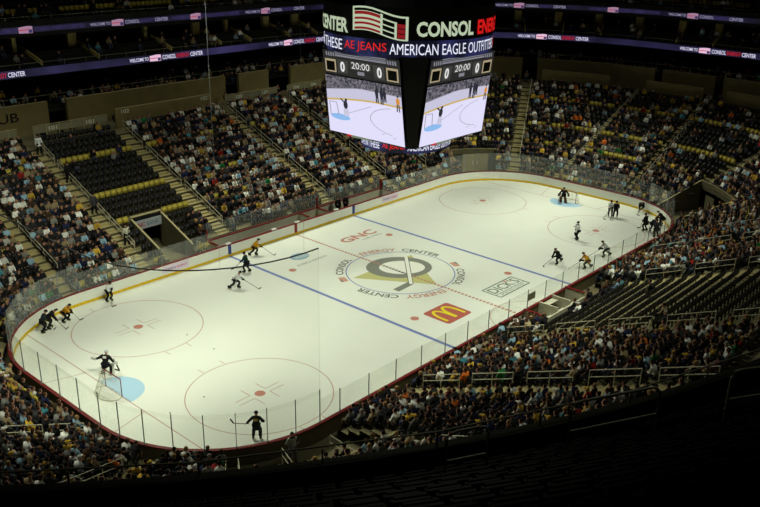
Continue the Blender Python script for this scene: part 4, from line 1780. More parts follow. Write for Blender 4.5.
mb.box(((xa+xb)/2, -HY-1.8, 0.45), (xb-xa, 0.1, 0.9))
mb.build('side_wall', M_benchw, pbx)
for xx in (xa, xb):
    mb = MB()
    mb.box((xx, -HY-0.95, 1.23), (0.2, 1.7, 0.06))
    mb.build('red_cap', M_cap, pbx)
mb = MB()
mb.box(((xa+xb)/2, -HY-1.35, 0.45), (xb-xa-0.4, 0.35, 0.06))
mb.build('bench_seat', M_benchw, pbx)
tb = empty('timekeeper_desk', ((xa+xb)/2, -HY-0.5, 0), 'small grey timekeeper desk with a panel behind the near boards', 'desk')
mb = MB()
mb.box(((xa+xb)/2, -HY-0.5, 0.95), (1.5, 0.5, 0.05))
mb.build('desk_top', M_benchw, tb)
mb = MB()
mb.box(((xa+xb)/2, -HY-0.35, 0.46), (1.4, 0.08, 0.92))
mb.build('desk_front', M_steel, tb)
q = onz(534, 297, 2.0)
mb = MB()
mb.box((q[0], -HY-0.12, 2.0), (1.0, 0.03, 0.55))
tag(mb.build('control_panel', M_sec), 'small grey panel hung on the near glass beside the penalty box', 'panel')

# ------------------------------------------------------------------ tunnels through the lower bowl
def zt(d):
    return ROW_Z0+(d-ROW_D0)*ROW_DZ/ROW_DD


M_tun = pm('tunnel_wall', (0.35, 0.33, 0.24), 0.8, 0, 0.1, 1.5)


def side_wall(mb, fn, d0, d1, top=0.75, th=0.09):
    """upright wall following the slope of the stand; fn(d)->x,y,nx,ny"""
    x0, y0, nx, ny = fn(d0)
    x1, y1, _, _ = fn(d1)
    t = np.array([ny, -nx])*th
    vs = []
    for sg in (-1, 1):
        for x, y, z in ((x0, y0, 0), (x1, y1, 0), (x1, y1, zt(d1)+top), (x0, y0, zt(d0)+top)):
            vs.append((x+sg*t[0], y+sg*t[1], z))
    mb.add(vs, [(0, 1, 2, 3), (7, 6, 5, 4), (0, 4, 5, 1), (1, 5, 6, 2), (2, 6, 7, 3), (3, 7, 4, 0)], [0, 0, 0, 0, 1, 0])


def ang_fn(sx, sy, a):
    a = math.radians(a)
    return lambda d: (sx*(SX+(RC+d)*math.cos(a)), sy*(SY+(RC+d)*math.sin(a)), sx*math.cos(a), sy*math.sin(a))


tn = empty('tunnel_portal', (-11.25, HY+4, 0), 'tunnel portal under a white sign below the empty seating block', 'tunnel')
mb = MB()
for xx, dq in ((-13.25, 2.3), (-10.25, 1.8)):
    mb = MB()
    side_wall(mb, lambda d, xx=xx: (xx, HY+d, 0, 1), dq, 6.4, 0.35)
    mb.build('side_wall', [M_tun, M_walltop], tn)
mb = MB()
mb.box((-11.75, HY+6.42, 2.65), (3.0, 0.16, 1.3))
mb.box((-11.75, HY+6.42, 3.33), (3.1, 0.3, 0.08), 1)
mb.build('header', [M_dark, M_walltop], tn)
mb = MB()
mb.box((-11.75, HY+6.28, 2.50), (2.85, 0.12, 0.78))
sg = mb.build('sign', pm('sign_white', (0.66, 0.68, 0.70), 0.6), tn)
mb = MB()
f = lambda u, v: (-13.0+u, HY+6.21, 2.30+v)
put_text(mb, 'PNC', f, 1.0, 0.4, 0, 0.03)
put_text(mb, 'BANK', f, 1.3, 0.38, 1, 0.02, 1.15)
mb.build('sign_lettering', [pm('sign_red', (0.62, 0.20, 0.20), 0.6), pm('sign_blue', (0.42, 0.48, 0.56), 0.6)], sg)

for nm, sx, sy, a0, a1, dd, lab in (('tunnel_portal', 1, -1, 27, 55, 5.8, 'wide tunnel opening with pale walls in the near right corner'),
                                    ('tunnel_portal', 1, 1, 40, 66, 4.5, 'tunnel opening with tan doors in the far right corner'),
                                    ('tunnel_portal', -1, -1, 52, 89.5, 5.8, 'open tunnel with railings in the near left corner')):
    c = ang_fn(sx, sy, (a0+a1)/2)(dd/2)
    tn = empty(nm, (c[0], c[1], 0), lab, 'tunnel')
    mb = MB()
    for aa in ((a0, a1) if sx > 0 else (a0,)):
        mb = MB()
        side_wall(mb, ang_fn(sx, sy, aa), 0.6, dd, 0.5)
        mb.build('side_wall', [M_tun, M_walltop], tn)
    mb = MB()
    n = 8
    for i in range(n):
        q = []
        for aa in (a0+(a1-a0)*i/n, a0+(a1-a0)*(i+1)/n):
            for d_ in (dd-0.1, dd+0.08):
                q.append(ang_fn(sx, sy, aa)(d_)[:2])
        z0, z1 = (zt(dd)-0.1, zt(dd)+0.5)
        A, B, C2, D2 = q
        vs = [(*A, z0), (*C2, z0), (*D2, z0), (*B, z0), (*A, z1), (*C2, z1), (*D2, z1), (*B, z1)]
        mb.add(vs, [(3, 2, 1, 0), (4, 5, 6, 7), (0, 1, 5, 4), (1, 2, 6, 5), (2, 3, 7, 6), (3, 0, 4, 7)], [0, 1, 0, 0, 0, 0])
    mb.build('header', [M_tun, M_walltop], tn)
    if sy > 0:
        for q0, q1 in ((44, 51), (51.3, 58)):
            A, B = ang_fn(sx, sy, q0)(dd-0.25), ang_fn(sx, sy, q1)(dd-0.25)
            mb = MB()
            mb.bar((A[0], A[1], 1.0), (B[0], B[1], 1.0), 0.07, 2.0)
            dr = mb.build('door', M_wall, tn)
            mb = MB()
            m = np.array(A[:2])*0.15+np.array(B[:2])*0.85 if q0 < 50 else np.array(A[:2])*0.85+np.array(B[:2])*0.15
            n_ = np.array(A[2:])
            mb.box((m[0]-n_[0]*0.08, m[1]-n_[1]*0.08, 1.0), (0.08, 0.08, 0.5))
            mb.build('door_handle', M_rail, dr)
    elif sx > 0:
        A, B = ang_fn(sx, sy, 33)(dd-0.4), ang_fn(sx, sy, 39)(dd-0.4)
        mb = MB()
        mb.bar((A[0], A[1], 1.0), (B[0], B[1], 1.0), 0.08, 2.0)
        mb.build('door', M_tun, tn)

# ------------------------------------------------------------------ handrails
def rail_run(fn, d0, d1, off, name, label, cat, group, mat, bars=(0.9, 0.5), post_every=1.72, r=0.022, zf=zt):
    P0 = fn(d0)
    root = empty(name, (P0[0]+P0[3]*off, P0[1]-P0[2]*off, zf(d0)), label, cat, group)
    pts = []
    n = max(1, int(round((d1-d0)/post_every)))
    for i in range(n+1):
        d = d0+(d1-d0)*i/n
        x, y, nx, ny = fn(d)
        pts.append((x+ny*off, y-nx*off, zf(d)))
    for h, nm in zip(bars, ('top_rail', 'mid_rail')):
        mb = MB()
        mb.tube([(x, y, z+h) for x, y, z in (pts[0], pts[-1])], r, 6)
        mb.build(nm, mat, root)
    for x, y, z in pts:
        mb = MB()
        mb.tube([(x, y, z-0.25), (x, y, z+bars[0])], r, 6)
        mb.build('post', mat, root)
    return root


names = {}
cnt = 0
for fn in AISLES:
    x, y, nx, ny = fn(6)
    if not in_view(x, y, 3, 20, 20) and not in_view(*fn(15)[:2], 6, 20, 20):
        continue
    if nx == -1 and y < 0:
        for q, d0 in enumerate((0.9, 3.2, 5.5)):
            rail_run(fn, d0, d0+1.9, 0.3, 'aisle_handrail', '%s pale steel handrail up from the ice in the left end aisle' % ordinal(q), 'handrail', 'aisle handrails', M_rail, post_every=0.95, r=0.028)
    elif y < -HY and abs(x) < 20 and ny == -1:
        blockn = {-16: 'first', -6: 'second', 6: 'third', 16: 'fourth'}[round(x)]
        d0s = [1.6, 5.2, 8.8, 12.4, 16.0]
        for q, d0 in enumerate(d0s):
            xx, yy, _, _ = fn(d0+1)
            if not in_view(xx, yy, zt(d0), 0, 0) or (in_hole(xx, yy, d0)):
                continue
            rail_run(fn, d0, d0+2.7, -0.85, 'aisle_handrail', '%s pale steel handrail up from the ice in the %s near side aisle' % (ordinal(q), blockn), 'handrail', 'aisle handrails', M_rail, post_every=1.35, r=0.028)
    else:
        cnt += 1
        side = {(0, 1): 'far side', (1, 0): 'right end', (-1, 0): 'left end', (0, -1): 'near side'}.get((int(round(nx, 3)), int(round(ny, 3))) if abs(nx) in (0, 1) else None, 'corner')
        for q, (d0, d1) in enumerate(((3.2, 8.6), (9.2, 14.6), (15.2, 18.4))):
            xx, yy, _, _ = fn(d0)
            if in_hole(xx, yy, d0) or not in_view(*fn((d0+d1)/2)[:2], zt((d0+d1)/2), 0, 0):
                continue
            if nx == 0:
                wh = {-16: 'left of the empty block', -6: 'right of the empty block', 6: 'left of the scoreboard', 16: 'behind the scoreboard'}[round(x)]
            else:
                quad = ('far' if y > 0 else 'near')+(' right' if x > 0 else ' left')
                wh = 'in the %s end aisle' % quad if abs(nx) == 1 else 'in the %s corner aisle at %s' % (quad, 'its middle' if abs(nx) > 0.5 else 'its edge')
            rail_run(fn, d0, d1, 0.5, 'aisle_handrail', '%s steel handrail %s' % (('lower', 'middle', 'upper')[q], wh), 'handrail', 'aisle handrails', M_rail)
# tall railings beside the near left tunnel
for q, a in enumerate((86, 70, 56)):
    fn = ang_fn(-1, -1, a)
    rail_run(fn, 1.2 if q else 1.6, 5.6, 0.0, 'tunnel_railing', 'steel railing in the near left tunnel, %s from the first handrail' % ordinal(q), 'railing', 'tunnel railings', M_rail, zf=lambda d: 0.3, bars=(1.0, 0.55), r=0.025)

rail_run(lambda d: (-9.9, HY+d, 0, 1), 0.55, 1.75, 0.0, 'tunnel_railing', 'short pale railing beside the signed tunnel at the far bench', 'railing', 'tunnel railings', M_rail, zf=lambda d: 0.2, bars=(1.35, 0.7), post_every=0.4, r=0.03)
# section front rails with numbers at the top of the lower bowl
M_sec = pm('section_panel', (0.52, 0.50, 0.40), 0.7, 0, 0.1, 3)
M_num = pm('number_white', (0.86, 0.85, 0.78), 0.6)


def section_rail(k, t0, t1, num, label):
    d = 19.0
    L = piece_len(k, d)
    A, B = piece_pt(k, t0*L, d), piece_pt(k, t1*L, d)
    n = 6
    root = empty('section_rail', ((A[0]+B[0])/2, (A[1]+B[1])/2, ZT), label, 'rail', 'numbered section rails')
    for i in range(n):
        a = piece_pt(k, (t0+(t1-t0)*i/n)*L, d)
        b = piece_pt(k, (t0+(t1-t0)*(i+1)/n)*L, d)
        a3, b3 = np.array([a[0], a[1], ZT+1.40]), np.array([b[0], b[1], ZT+1.40])
        e = unit(b3-a3)
        mb = MB()
        mb.bar(a3+e*0.05, b3-e*0.05, 0.03, 0.62)
        mb.build('panel', M_sec, root)
        mb = MB()
        mb.bar((a[0], a[1], ZT), (a[0], a[1], ZT+1.8), 0.06)
        mb.build('post', M_walltop, root)
        if i in (1, 4) and num:
            mb = MB()
            c = (a3+b3)/2-np.array([a[2], a[3], 0])*0.04
            f = lambda u, v: c+e*(u-0.42)+np.array([0, 0, v-0.2])
            put_text(mb, num, f, 0.84, 0.4, 0, 0.03)
            mb.build('section_number', M_num, root)
    mb = MB()
    pts = [piece_pt(k, (t0+(t1-t0)*i/n)*L, d) for i in range(n+1)]
    mb.tube([(p[0], p[1], ZT+1.8) for p in pts], 0.035, 6)
    mb.build('top_rail', M_walltop, root)


def fx(x):
    return (x+SX)/(2*SX)


section_rail(0, fx(-14.8), fx(-7.2), '101', 'grey panel rail numbered 101 above the empty seating block')
section_rail(0, fx(7.2), fx(14.8), '103', 'grey panel rail numbered 103 above the far stand')
section_rail(0, fx(16.3), fx(21.9), '104', 'grey panel rail numbered 104 beside the scoreboard')
section_rail(0, fx(-21.5), fx(-16.3), '', 'grey panel rail at the far left top of stand')
for xx in (-5.2, 4.5):
    mb = MB()
    f = lambda u, v, xx=xx: (xx+u, HY+19.73, 9.1+v)
    put_text(mb, '102', f, 0.9, 0.42, 0, 0.03)
    tag(mb.build('section_number', M_num), 'white section number 102 at the %s end of the front wall' % ('left' if xx < 0 else 'right'), 'number sign', 'wall section numbers')
mb = MB()
f = lambda u, v: (-17.9+u, HY+23.54, 9.0+v)
put_text(mb, 'CLUB', f, 4.0, 0.9, 0, 0.01)
tag(mb.build('wall_lettering', M_dark), 'dark spaced letters on the concourse wall at far left', 'lettering')

# rails over the concourse wall, club fascia and upper parapet
for nm, d, z0, z1, lab, mat in (('loge_rail', 23.75, 10.55, 11.15, 'thin rail with posts along the concourse wall', M_railblk), ('club_rail', 24.45, 13.75, 14.2, 'thin rail above the lower ribbon display', M_railblk),
                                ('parapet_rail', 26.1, 18.02, 18.32, 'thin rail along the upper deck parapet', M_railblk)):
    root = empty(nm, (0, HY+d, z0), lab, 'rail')
    mb = MB()
    nd = nodes(50, 12)
    sweep(mb, [(d-0.014, z1-0.014), (d-0.014, z1+0.014), (d+0.014, z1+0.014), (d+0.014, z1-0.014)], 0, nd, True)
    mb.build('top_rail', mat, root)
    for k in range(8):
        L = piece_len(k, d)
        n = max(2, int(L/2.2))
        for j in range(n):
            x, y, _, _ = piece_pt(k, L*j/n, d)
            if in_view(x, y, z0, 0, 0):
                mb = MB()
                mb.bar((x, y, z0), (x, y, z1), 0.028)
                mb.build('post', mat, root)

# club level columns and stair walls
M_col = pm('column_paint', (0.80, 0.73, 0.45), 0.8, 0, 0.08, 1.0)
ci = 0
for k, ts in ((0, [-20.5, -11.2, -5.0, 3.8, 10.6, 15.0, 21.2]), (1, [4, 9, 14, 20, 25.5, 31, 36.5, 42, 47.5, 53]), (2, [0.8, 5.5]), (3, [3, 8.5, 14])):
    for q, x_ in enumerate(ts):
        t = x_+SX if k == 0 else x_
        L = piece_len(k, 28.4)
        x, y, nx, ny = piece_pt(k, t*L/piece_len(k, 28.4), 28.4)
        if not in_view(x, y, 15.5, 30, 30):
            continue
        wd = 0.95 if q % 2 == 0 or k else 0.45
        mb = MB()
        e = np.array([ny, -nx])
        mb.obox((x, y, 15.8), (*(e*wd/2), 0), (nx*0.25, ny*0.25, 0), (0, 0, 1.05))
        tag(mb.build('column', M_col), 'dull yellow column behind the club seats, %s clockwise from far left' % ordinal(ci), 'column', 'club level columns')
        a = np.array(piece_pt(k, t*1.0, 28.2)[:2])+e*0.6
        b = np.array(piece_pt(k, t*piece_len(k, 24.7)/piece_len(k, 28.2) if k % 2 else t, 24.7)[:2])+e*0.9
        mb = MB()
        mb.bar((*a, 15.2), (*b, 14.05), 0.12, 0.42)
        tag(mb.build('stair_wall', M_col), 'sloping dull yellow stair wall beside club column, %s clockwise from far left' % ordinal(ci), 'stair wall', 'club stair walls')
        ci += 1

# ------------------------------------------------------------------ ribbon displays
M_led = em('ribbon_blue', (0.06, 0.06, 0.14), 1.0, rgb2=(0.20, 0.18, 0.34), scale=0.13)
M_ledu = em('ribbon_navy', (0.04, 0.04, 0.09), 1.0, rgb2=(0.13, 0.11, 0.22), scale=0.2)
M_lw = em('led_white', (0.86, 0.85, 0.95), 1.0)
M_lwd = em('led_white_dim', (0.56, 0.55, 0.66), 1.0)
M_lr = em('led_red', (0.72, 0.10, 0.16), 1.0)
M_lpk = em('led_pink', (0.90, 0.74, 0.84), 1.0)
M_lpkd = em('led_pink_dim', (0.62, 0.48, 0.58), 1.0)
M_lnv = em('led_navy', (0.22, 0.18, 0.36), 1.0)
M_lor = em('led_orange', (0.72, 0.40, 0.28), 1.0)


def s_of(k, t, d):
    return sum(piece_len(q, d) for q in range(k))+t


for nm, d, z0, z1, mat, lab in (('ribbon_display', 24.32, 12.98, 13.70, M_led, 'long blue ribbon display on the club level front'),
                                ('ribbon_display', 25.9, 16.84, 17.42, M_ledu, 'long blue ribbon display under the upper deck parapet')):
    root = empty(nm, (0, HY+d, z0), lab, 'display', 'ribbon displays')
    mb = MB()
    nd = nodes(50, 56)
    sweep(mb, [(d, z0), (d, z1), (d+0.14, z1), (d+0.14, z0)], 0, nd, True)
    mb.build('screen', mat, root)
    dd = d-0.02
    if z0 < 14:
        flags = [s_of(0, SX+x_, dd) for x_ in (-18.5, 2.3, 21.4)]
        # right end display positions
        flags += [s_of(1, (math.pi/2-math.asin((19.6-SY)/(RC+dd)))*(RC+dd), dd), s_of(2, SY-(-1.26), dd), s_of(3, 18, dd)]
        m0, m1, m2, m3 = M_lw, M_lr, M_lpk, M_lnv
        hh = 0.46
    else:
        flags = [s_of(0, SX+x_, dd) for x_ in (-20.5, -10.9, -0.9, 9.0, 19.3)]
        flags += [s_of(1, 9.5, dd)]+[s_of(1, (math.pi/2-math.asin((y_-SY)/(RC+dd)))*(RC+dd), dd) for y_ in (23.3, 11.9)]+[s_of(2, SY-1.5, dd), s_of(3, 10.5, dd), s_of(3, 21, dd)]
        m0, m1, m2, m3 = M_lwd, M_lnv, M_lpkd, M_lnv
        hh = 0.36
    zc = (z0+z1)/2
    for n_, sf in enumerate(flags):
        f = lambda u, v: (*ring_pt(sf+u, dd)[:2], zc+v)
        mm0, mm1, mm2 = m0, m1, m2
        if z0 > 14 and n_ % 2 == 1:
            mm0, mm2 = M_lnv, M_lpkd
        for wd_, ww, h2, mq, u0 in (('WELCOME TO', 2.3, hh*0.8, mm0, -3.2), ('CONSOL', 1.75, hh, mm0, 0.85), ('ENERGY', 1.7, hh, mm1, 2.7), ('CENTER', 1.7, hh, mm0, 4.5)):
            mb = MB()
            put_text(mb, wd_, f, ww, h2, 0, 0.015, u0, -h2/2)
            mb.build('led_lettering', mq, root)
        mb = MB()
        put_poly(mb, [(-0.75, -0.30), (0.65, -0.34), (0.65, 0.32), (0.1, 0.36), (-0.75, 0.26)], f, 0)
        f2 = lambda u, v: (*ring_pt(sf+u, dd-0.01)[:2], zc+v)
        put_poly(mb, [(0.25, -0.30), (0.6, -0.30), (0.6, 0.0), (0.25, 0.04)], f2, 1)
        put_poly(mb, [(-0.7, -0.06), (0.2, -0.02), (0.2, 0.05), (-0.7, 0.02)], f2, 2)
        mb.build('led_flag', [mm2, M_lnv, M_lr], root)

# ------------------------------------------------------------------ centre-hung scoreboard
SBX, SBY = 0.08, -0.08
sb = empty('scoreboard', (SBX, SBY, 15), 'huge black centre hung scoreboard with two lit video screens over the ice', 'scoreboard')
A1, W1, Z1, A2, W2, Z2 = 5.35, 3.72, 18.6, 4.53, 3.85, 12.22
M_sbk = pm('scoreboard_black', (0.055, 0.055, 0.06), 0.6)
M_sgrey = pm('scoreboard_grey', (0.50, 0.50, 0.44), 0.6)


def octo(a, w_):
    return [(-a, w_), (-a, -w_), (-w_, -a), (w_, -a), (a, -w_), (a, w_), (w_, a), (-w_, a)]


mb = MB()
lv = [(4.1, 3.75, 12.0), (4.35, 3.9, 12.05), (5.2, 3.85, 18.7), (5.0, 3.6, 18.8)]
vs = []
for a, w_, z in lv:
    vs += [(SBX+x, SBY+y, z) for x, y in octo(a-0.06, w_)]
fs = []
for i in range(3):
    for j in range(8):
        fs.append((i*8+j, i*8+(j+1) % 8, (i+1)*8+(j+1) % 8, (i+1)*8+j))
fs += [tuple(range(7, -1, -1)), tuple(range(24, 32))]
mb.add(vs, fs)
mb.build('body', M_sbk, sb)

M_vice = em('video_ice', (0.88, 0.87, 0.98), 1.0)
M_vbd = em('video_boards', (0.78, 0.77, 0.86), 1.0)
M_vcr = em('video_crowd', (0.20, 0.20, 0.24), 1.0, rgb2=(0.52, 0.50, 0.54), scale=6.0)
M_vyl = em('video_yellow', (0.80, 0.68, 0.38), 1.0)
M_vbl = em('video_blue', (0.55, 0.73, 0.93), 1.0)
M_vdk = em('video_dark', (0.16, 0.16, 0.20), 1.0)
M_vor = em('video_orange', (0.85, 0.55, 0.20), 1.0)
M_vln = em('video_line', (0.62, 0.60, 0.66), 1.0)
M_vpan = em('video_panel', (0.15, 0.15, 0.15), 1.0)
M_vmet = em('video_metal', (0.50, 0.50, 0.54), 1.0)
M_vtan = em('video_tan', (0.66, 0.60, 0.48), 1.0)
M_vtx = em('video_text', (0.88, 0.88, 0.88), 1.0)


def screen_fn(side, off):
    ca, sa = [(1, 0), (0, -1), (-1, 0), (0, 1)][side]

    def f(u, v):
        """u 0..1 left to right, v 0..1 bottom to top"""
        a = A2+(A1-A2)*v
        w_ = W2+(W1-W2)*v
        x, y, z = (u*2-1)*w_, -a-off, Z2+(Z1-Z2)*v
        return (SBX+x*ca-y*sa, SBY+x*sa+y*ca, z)
    return f


VH = 0.69


def blob(mb, f, cx, cy, rx, ry, mat, n=14):
    put_poly(mb, [(cx+rx*math.cos(2*pi*i/n), cy+ry*math.sin(2*pi*i/n)) for i in range(n)], f, mat)


def seg(mb, f, pts, wd, mat, asp=0.85):
    for (u0, v0), (u1, v1) in zip(pts[:-1], pts[1:]):
        du, dv = u1-u0, v1-v0
        L = math.hypot(du, dv)+1e-9
        nu, nv = -dv/L*wd/2, du/L*wd/2
        put_poly(mb, [(u0+nu, v0+nv), (u0-nu, v0-nv), (u1-nu, v1-nv), (u1+nu, v1+nv)], f, mat)


for side in range(4):
    fr = MB()
    f = screen_fn(side, -0.02)
    c = [np.array(f(u, v)) for u, v in ((0, 0), (1, 0), (1, 1), (0, 1))]
    g = screen_fn(side, 0.03)
    c2 = [np.array(g(u, v)) for u, v in ((0, 0), (1, 0), (1, 1), (0, 1))]
    fr.add(c+c2, [(3, 2, 1, 0), (4, 5, 6, 7), (0, 1, 5, 4), (1, 2, 6, 5), (2, 3, 7, 6), (3, 0, 4, 7)])
    face = fr.build('video_screen', M_sbk, sb)
    lay = [screen_fn(side, 0.035+0.006*i) for i in range(5)]
    mb = MB()
    V_ = lambda f: (lambda u, v: f(u, (1-v)*VH))       # v down from the top of the picture
    l0, l1, l2, l3 = (V_(q) for q in lay[:4])
    put_poly(mb, [(0, 1), (1, 1), (1, 0), (0, 0)], l0, 0)
    top = [(u, 0.25-0.10*min(1, u*2.2)*1.0+0.03*max(0, u-0.5)) for u in np.linspace(0, 1, 13)]
    bot = [(u, 0.43-0.12*math.sin(min(1, u*1.3)*pi/2)+0.03*u) for u in np.linspace(0, 1, 13)]
    for i in range(12):
        put_poly(mb, [(top[i][0], 0), top[i], top[i+1], (top[i+1][0], 0)], l1, 1)
        put_poly(mb, [top[i], bot[i], bot[i+1], top[i+1]], l1, 2)
    seg(mb, l2, bot, 0.030, 3)
    seg(mb, l2, top, 0.012, 8)
    # crease, goal frame, goaltender
    blob(mb, l1, 0.17, 0.71, 0.135, 0.055, 4)
    seg(mb, l2, [(0.04, 0.70), (0.03, 0.46), (0.13, 0.46), (0.15, 0.68)], 0.012, 8)
    seg(mb, l1, [(0.28, 0.62), (0.6, 0.42)], 0.008, 8)
    blob(mb, l3, 0.255, 0.475, 0.030, 0.075, 5)
    blob(mb, l3, 0.265, 0.39, 0.017, 0.026, 5)
    seg(mb, l3, [(0.25, 0.45), (0.19, 0.38)], 0.02, 5)
    blob(mb, l2, 0.24, 0.61, 0.018, 0.08, 2)
    blob(mb, l2, 0.275, 0.61, 0.018, 0.08, 2)
    for cx, sc in ((0.69, 1), (0.75, 1.05), (0.79, 0.9)):
        blob(mb, l3, cx, 0.17*1.0, 0.022, 0.09*sc, 5)
        seg(mb, l3, [(cx-0.008, 0.2), (cx-0.01, 0.33*sc)], 0.016, 5)
        seg(mb, l3, [(cx+0.01, 0.2), (cx+0.014, 0.33*sc)], 0.016, 5)
        blob(mb, l3, cx, 0.075, 0.013, 0.022, 5)
    blob(mb, l3, 0.955, 0.25, 0.024, 0.06, 6)
    blob(mb, l3, 0.955, 0.165, 0.012, 0.02, 5)
    seg(mb, l3, [(0.945, 0.3), (0.94, 0.42)], 0.014, 5)
    seg(mb, l3, [(0.965, 0.3), (0.97, 0.42)], 0.014, 5)
    arc = [(0.98-0.40*math.cos(a), 0.62+0.24*math.sin(a)) for a in np.linspace(-1.25, 1.25, 26)]
    seg(mb, l1, arc, 0.009, 8)
    seg(mb, l1, [(0.72, 0.86), (0.76, 0.84)], 0.008, 8)
    seg(mb, l1, [(0.86, 0.90), (0.90, 0.88)], 0.008, 8)
    mb.build('video_picture', [M_vice, M_vcr, M_vbd, M_vyl, M_vbl, M_vdk, M_vor, M_vln, M_vln], face)
    # score strip
    mb = MB()
    b0, b1, b2, b3, b4 = lay
    put_poly(mb, [(-0.01, 0.71), (1.01, 0.71), (1.01, 0.985), (-0.01, 0.985)], b0, 0)
    for i, (v0, v1) in enumerate(((0.925, 0.945), (0.952, 0.962), (0.970, 0.982))):
        put_poly(mb, [(0.16, v0), (0.84, v0), (0.84, v1), (0.16, v1)], b1, 1)
    for u0, u1 in ((0.015, 0.165), (0.835, 0.985)):
        put_poly(mb, [(u0, 0.735), (u1, 0.735), (u1, 0.885), (u0, 0.885)], b1, 2)
        put_poly(mb, [(u0+0.018, 0.75), (u1-0.018, 0.75), (u1-0.018, 0.86), (u0+0.018, 0.86)], b2, 4)
        for q in range(4):
            uu = u0+0.02+q*0.032
            put_poly(mb, [(uu, 0.92), (uu+0.02, 0.92), (uu+0.014, 0.965), (uu-0.004, 0.965)], b1, 1)
    put_poly(mb, [(0.19, 0.735), (0.32, 0.735), (0.34, 0.89), (0.19, 0.89)], b1, 5)
    put_poly(mb, [(0.66, 0.89), (0.81, 0.89), (0.81, 0.735), (0.68, 0.735)], b1, 5)
    put_poly(mb, [(0.36, 0.80), (0.64, 0.80), (0.64, 0.895), (0.36, 0.895)], b1, 5)
    put_poly(mb, [(0.455, 0.745), (0.545, 0.745), (0.545, 0.785), (0.455, 0.785)], b2, 1)
    put_text(mb, '0', b3, 0.062, 0.12, 3, 0.04, 0.225, 0.752)
    put_text(mb, '0', b3, 0.062, 0.12, 3, 0.04, 0.715, 0.752)
    put_text(mb, '20:00', b3, 0.24, 0.075, 3, 0.0, 0.38, 0.81)
    mb.build('score_strip', [M_vpan, M_vmet, M_vtan, M_vtx, M_sbk, em('video_panel_light', (0.24, 0.24, 0.23), 1.0)], face)

# round sign ring, LED ring and lower LED ring
CAMANG = math.atan2(CAM[1]-SBY, CAM[0]-SBX)
RS = 6.42


def cyl(r, z0, z1, n=64, th=0.25):
    mb = MB()
    vs = []
    for i in range(n):
        a = 2*pi*i/n
        for rr, z in ((r, z0), (r, z1), (r-th, z1), (r-th, z0)):
            vs.append((SBX+rr*math.cos(a), SBY+rr*math.sin(a), z))
    fs = []
    for i in range(n):
        j = (i+1) % n
        for q in range(4):
            fs.append((i*4+q, j*4+q, j*4+(q+1) % 4, i*4+(q+1) % 4))
    mb.add(vs, fs)
    return mb


def cyl_fn(r, deg0, zb):
    """u metres along the ring from deg0 measured from the line to the camera, v up"""
    def f(u, v):
        a = CAMANG+math.radians(deg0)+u/r
        return (SBX+r*math.cos(a), SBY+r*math.sin(a), zb+v)
    return f


ring = cyl(RS, 19.85, 22.0).build('sign_ring', M_sbk, sb)
M_sgn = em('sign_glow', (0.74, 0.80, 0.68), 0.9)
M_sgnr = em('sign_glow_red', (0.86, 0.10, 0.10), 0.9)
M_sgnd = em('sign_flag_red', (0.55, 0.10, 0.12), 0.9)
rad = math.radians
for base in (0, 180):
    mb = MB()
    r = RS+0.05
    for s_, a0, a1, mt in (('CONSOL', 5, 45, 0), ('ENERGY', 49, 87, 1), ('CENTER', -79, -41, 0)):
        mb = MB()
        put_text(mb, s_, cyl_fn(r, a0+base, 20.1), rad(a1-a0)*r, 1.02, 0, 0.035)
        mb.build('sign_lettering', [M_sgn, M_sgnr][mt], ring)
    # waving flag mark
    mb = MB()
    L = rad(37)*r
    ff = [cyl_fn(r+0.01*i, -37+base, 19.95) for i in range(3)]
    H = 1.78

    def wave(u):
        return 0.10*math.sin(u*2*pi*0.85)-0.22*u

    def band(u0, u1, v0, v1, mt, fl=0, n=8):
        for i in range(n):
            a, b = u0+(u1-u0)*i/n, u0+(u1-u0)*(i+1)/n
            put_poly(mb, [(a*L, (v0+wave(a)+0.16)*H), (b*L, (v0+wave(b)+0.16)*H), (b*L, (v1+wave(b)+0.16)*H), (a*L, (v1+wave(a)+0.16)*H)], ff[fl], mt)
    band(0.0, 1.0, 0.90, 0.97, 0)
    band(0.0, 0.035, 0.06, 0.95, 0)
    band(0.955, 1.0, 0.06, 0.97, 0)
    band(0.55, 1.0, 0.06, 0.115, 0)
    band(0.0, 0.55, 0.06, 0.80, 0)
    for i, v in enumerate((0.66, 0.47, 0.29, 0.10)):
        band(0.04, 0.53, v, v+(0.085 if i else 0.12), 1, 1)
    band(0.53, 0.57, 0.06, 0.85, 0, 1)
    band(0.57, 0.80, 0.66, 0.72, 0)
    band(0.57, 0.80, 0.46, 0.51, 0)
    band(0.57, 0.80, 0.26, 0.31, 0)
    band(0.77, 0.81, 0.1, 0.72, 0)
    for v in (0.14, 0.33, 0.52):
        band(0.82, 0.95, v, v+0.16, 1)
    mb.build('flag_mark', [M_sgn, M_sgnd], ring)
M_ring = em('led_ring_blue', (0.05, 0.05, 0.12), 1.0, rgb2=(0.17, 0.18, 0.36), scale=0.5)
M_lred = em('led_vivid_red', (0.85, 0.14, 0.10), 1.0)
M_lwht = em('led_bright_white', (0.92, 0.93, 1.0), 1.0)
led = cyl(RS-0.08, 18.6, 19.82).build('led_ring', M_ring, sb)
r = RS-0.03
for s_, a0, a1, mt in (('LIVE IN THESE', -105, -47.5, 0), ('AE JEANS', -45, -13.5, 1), ('AMERICAN EAGLE OUTFITTERS', -11.5, 77, 0), ('AE', 79, 88, 1)):
    mb = MB()
    put_text(mb, s_, cyl_fn(r, a0, 18.86), rad(a1-a0)*r, 0.74, 0, 0.0)
    mb.build('led_lettering', [M_lwht, M_lred][mt], led)
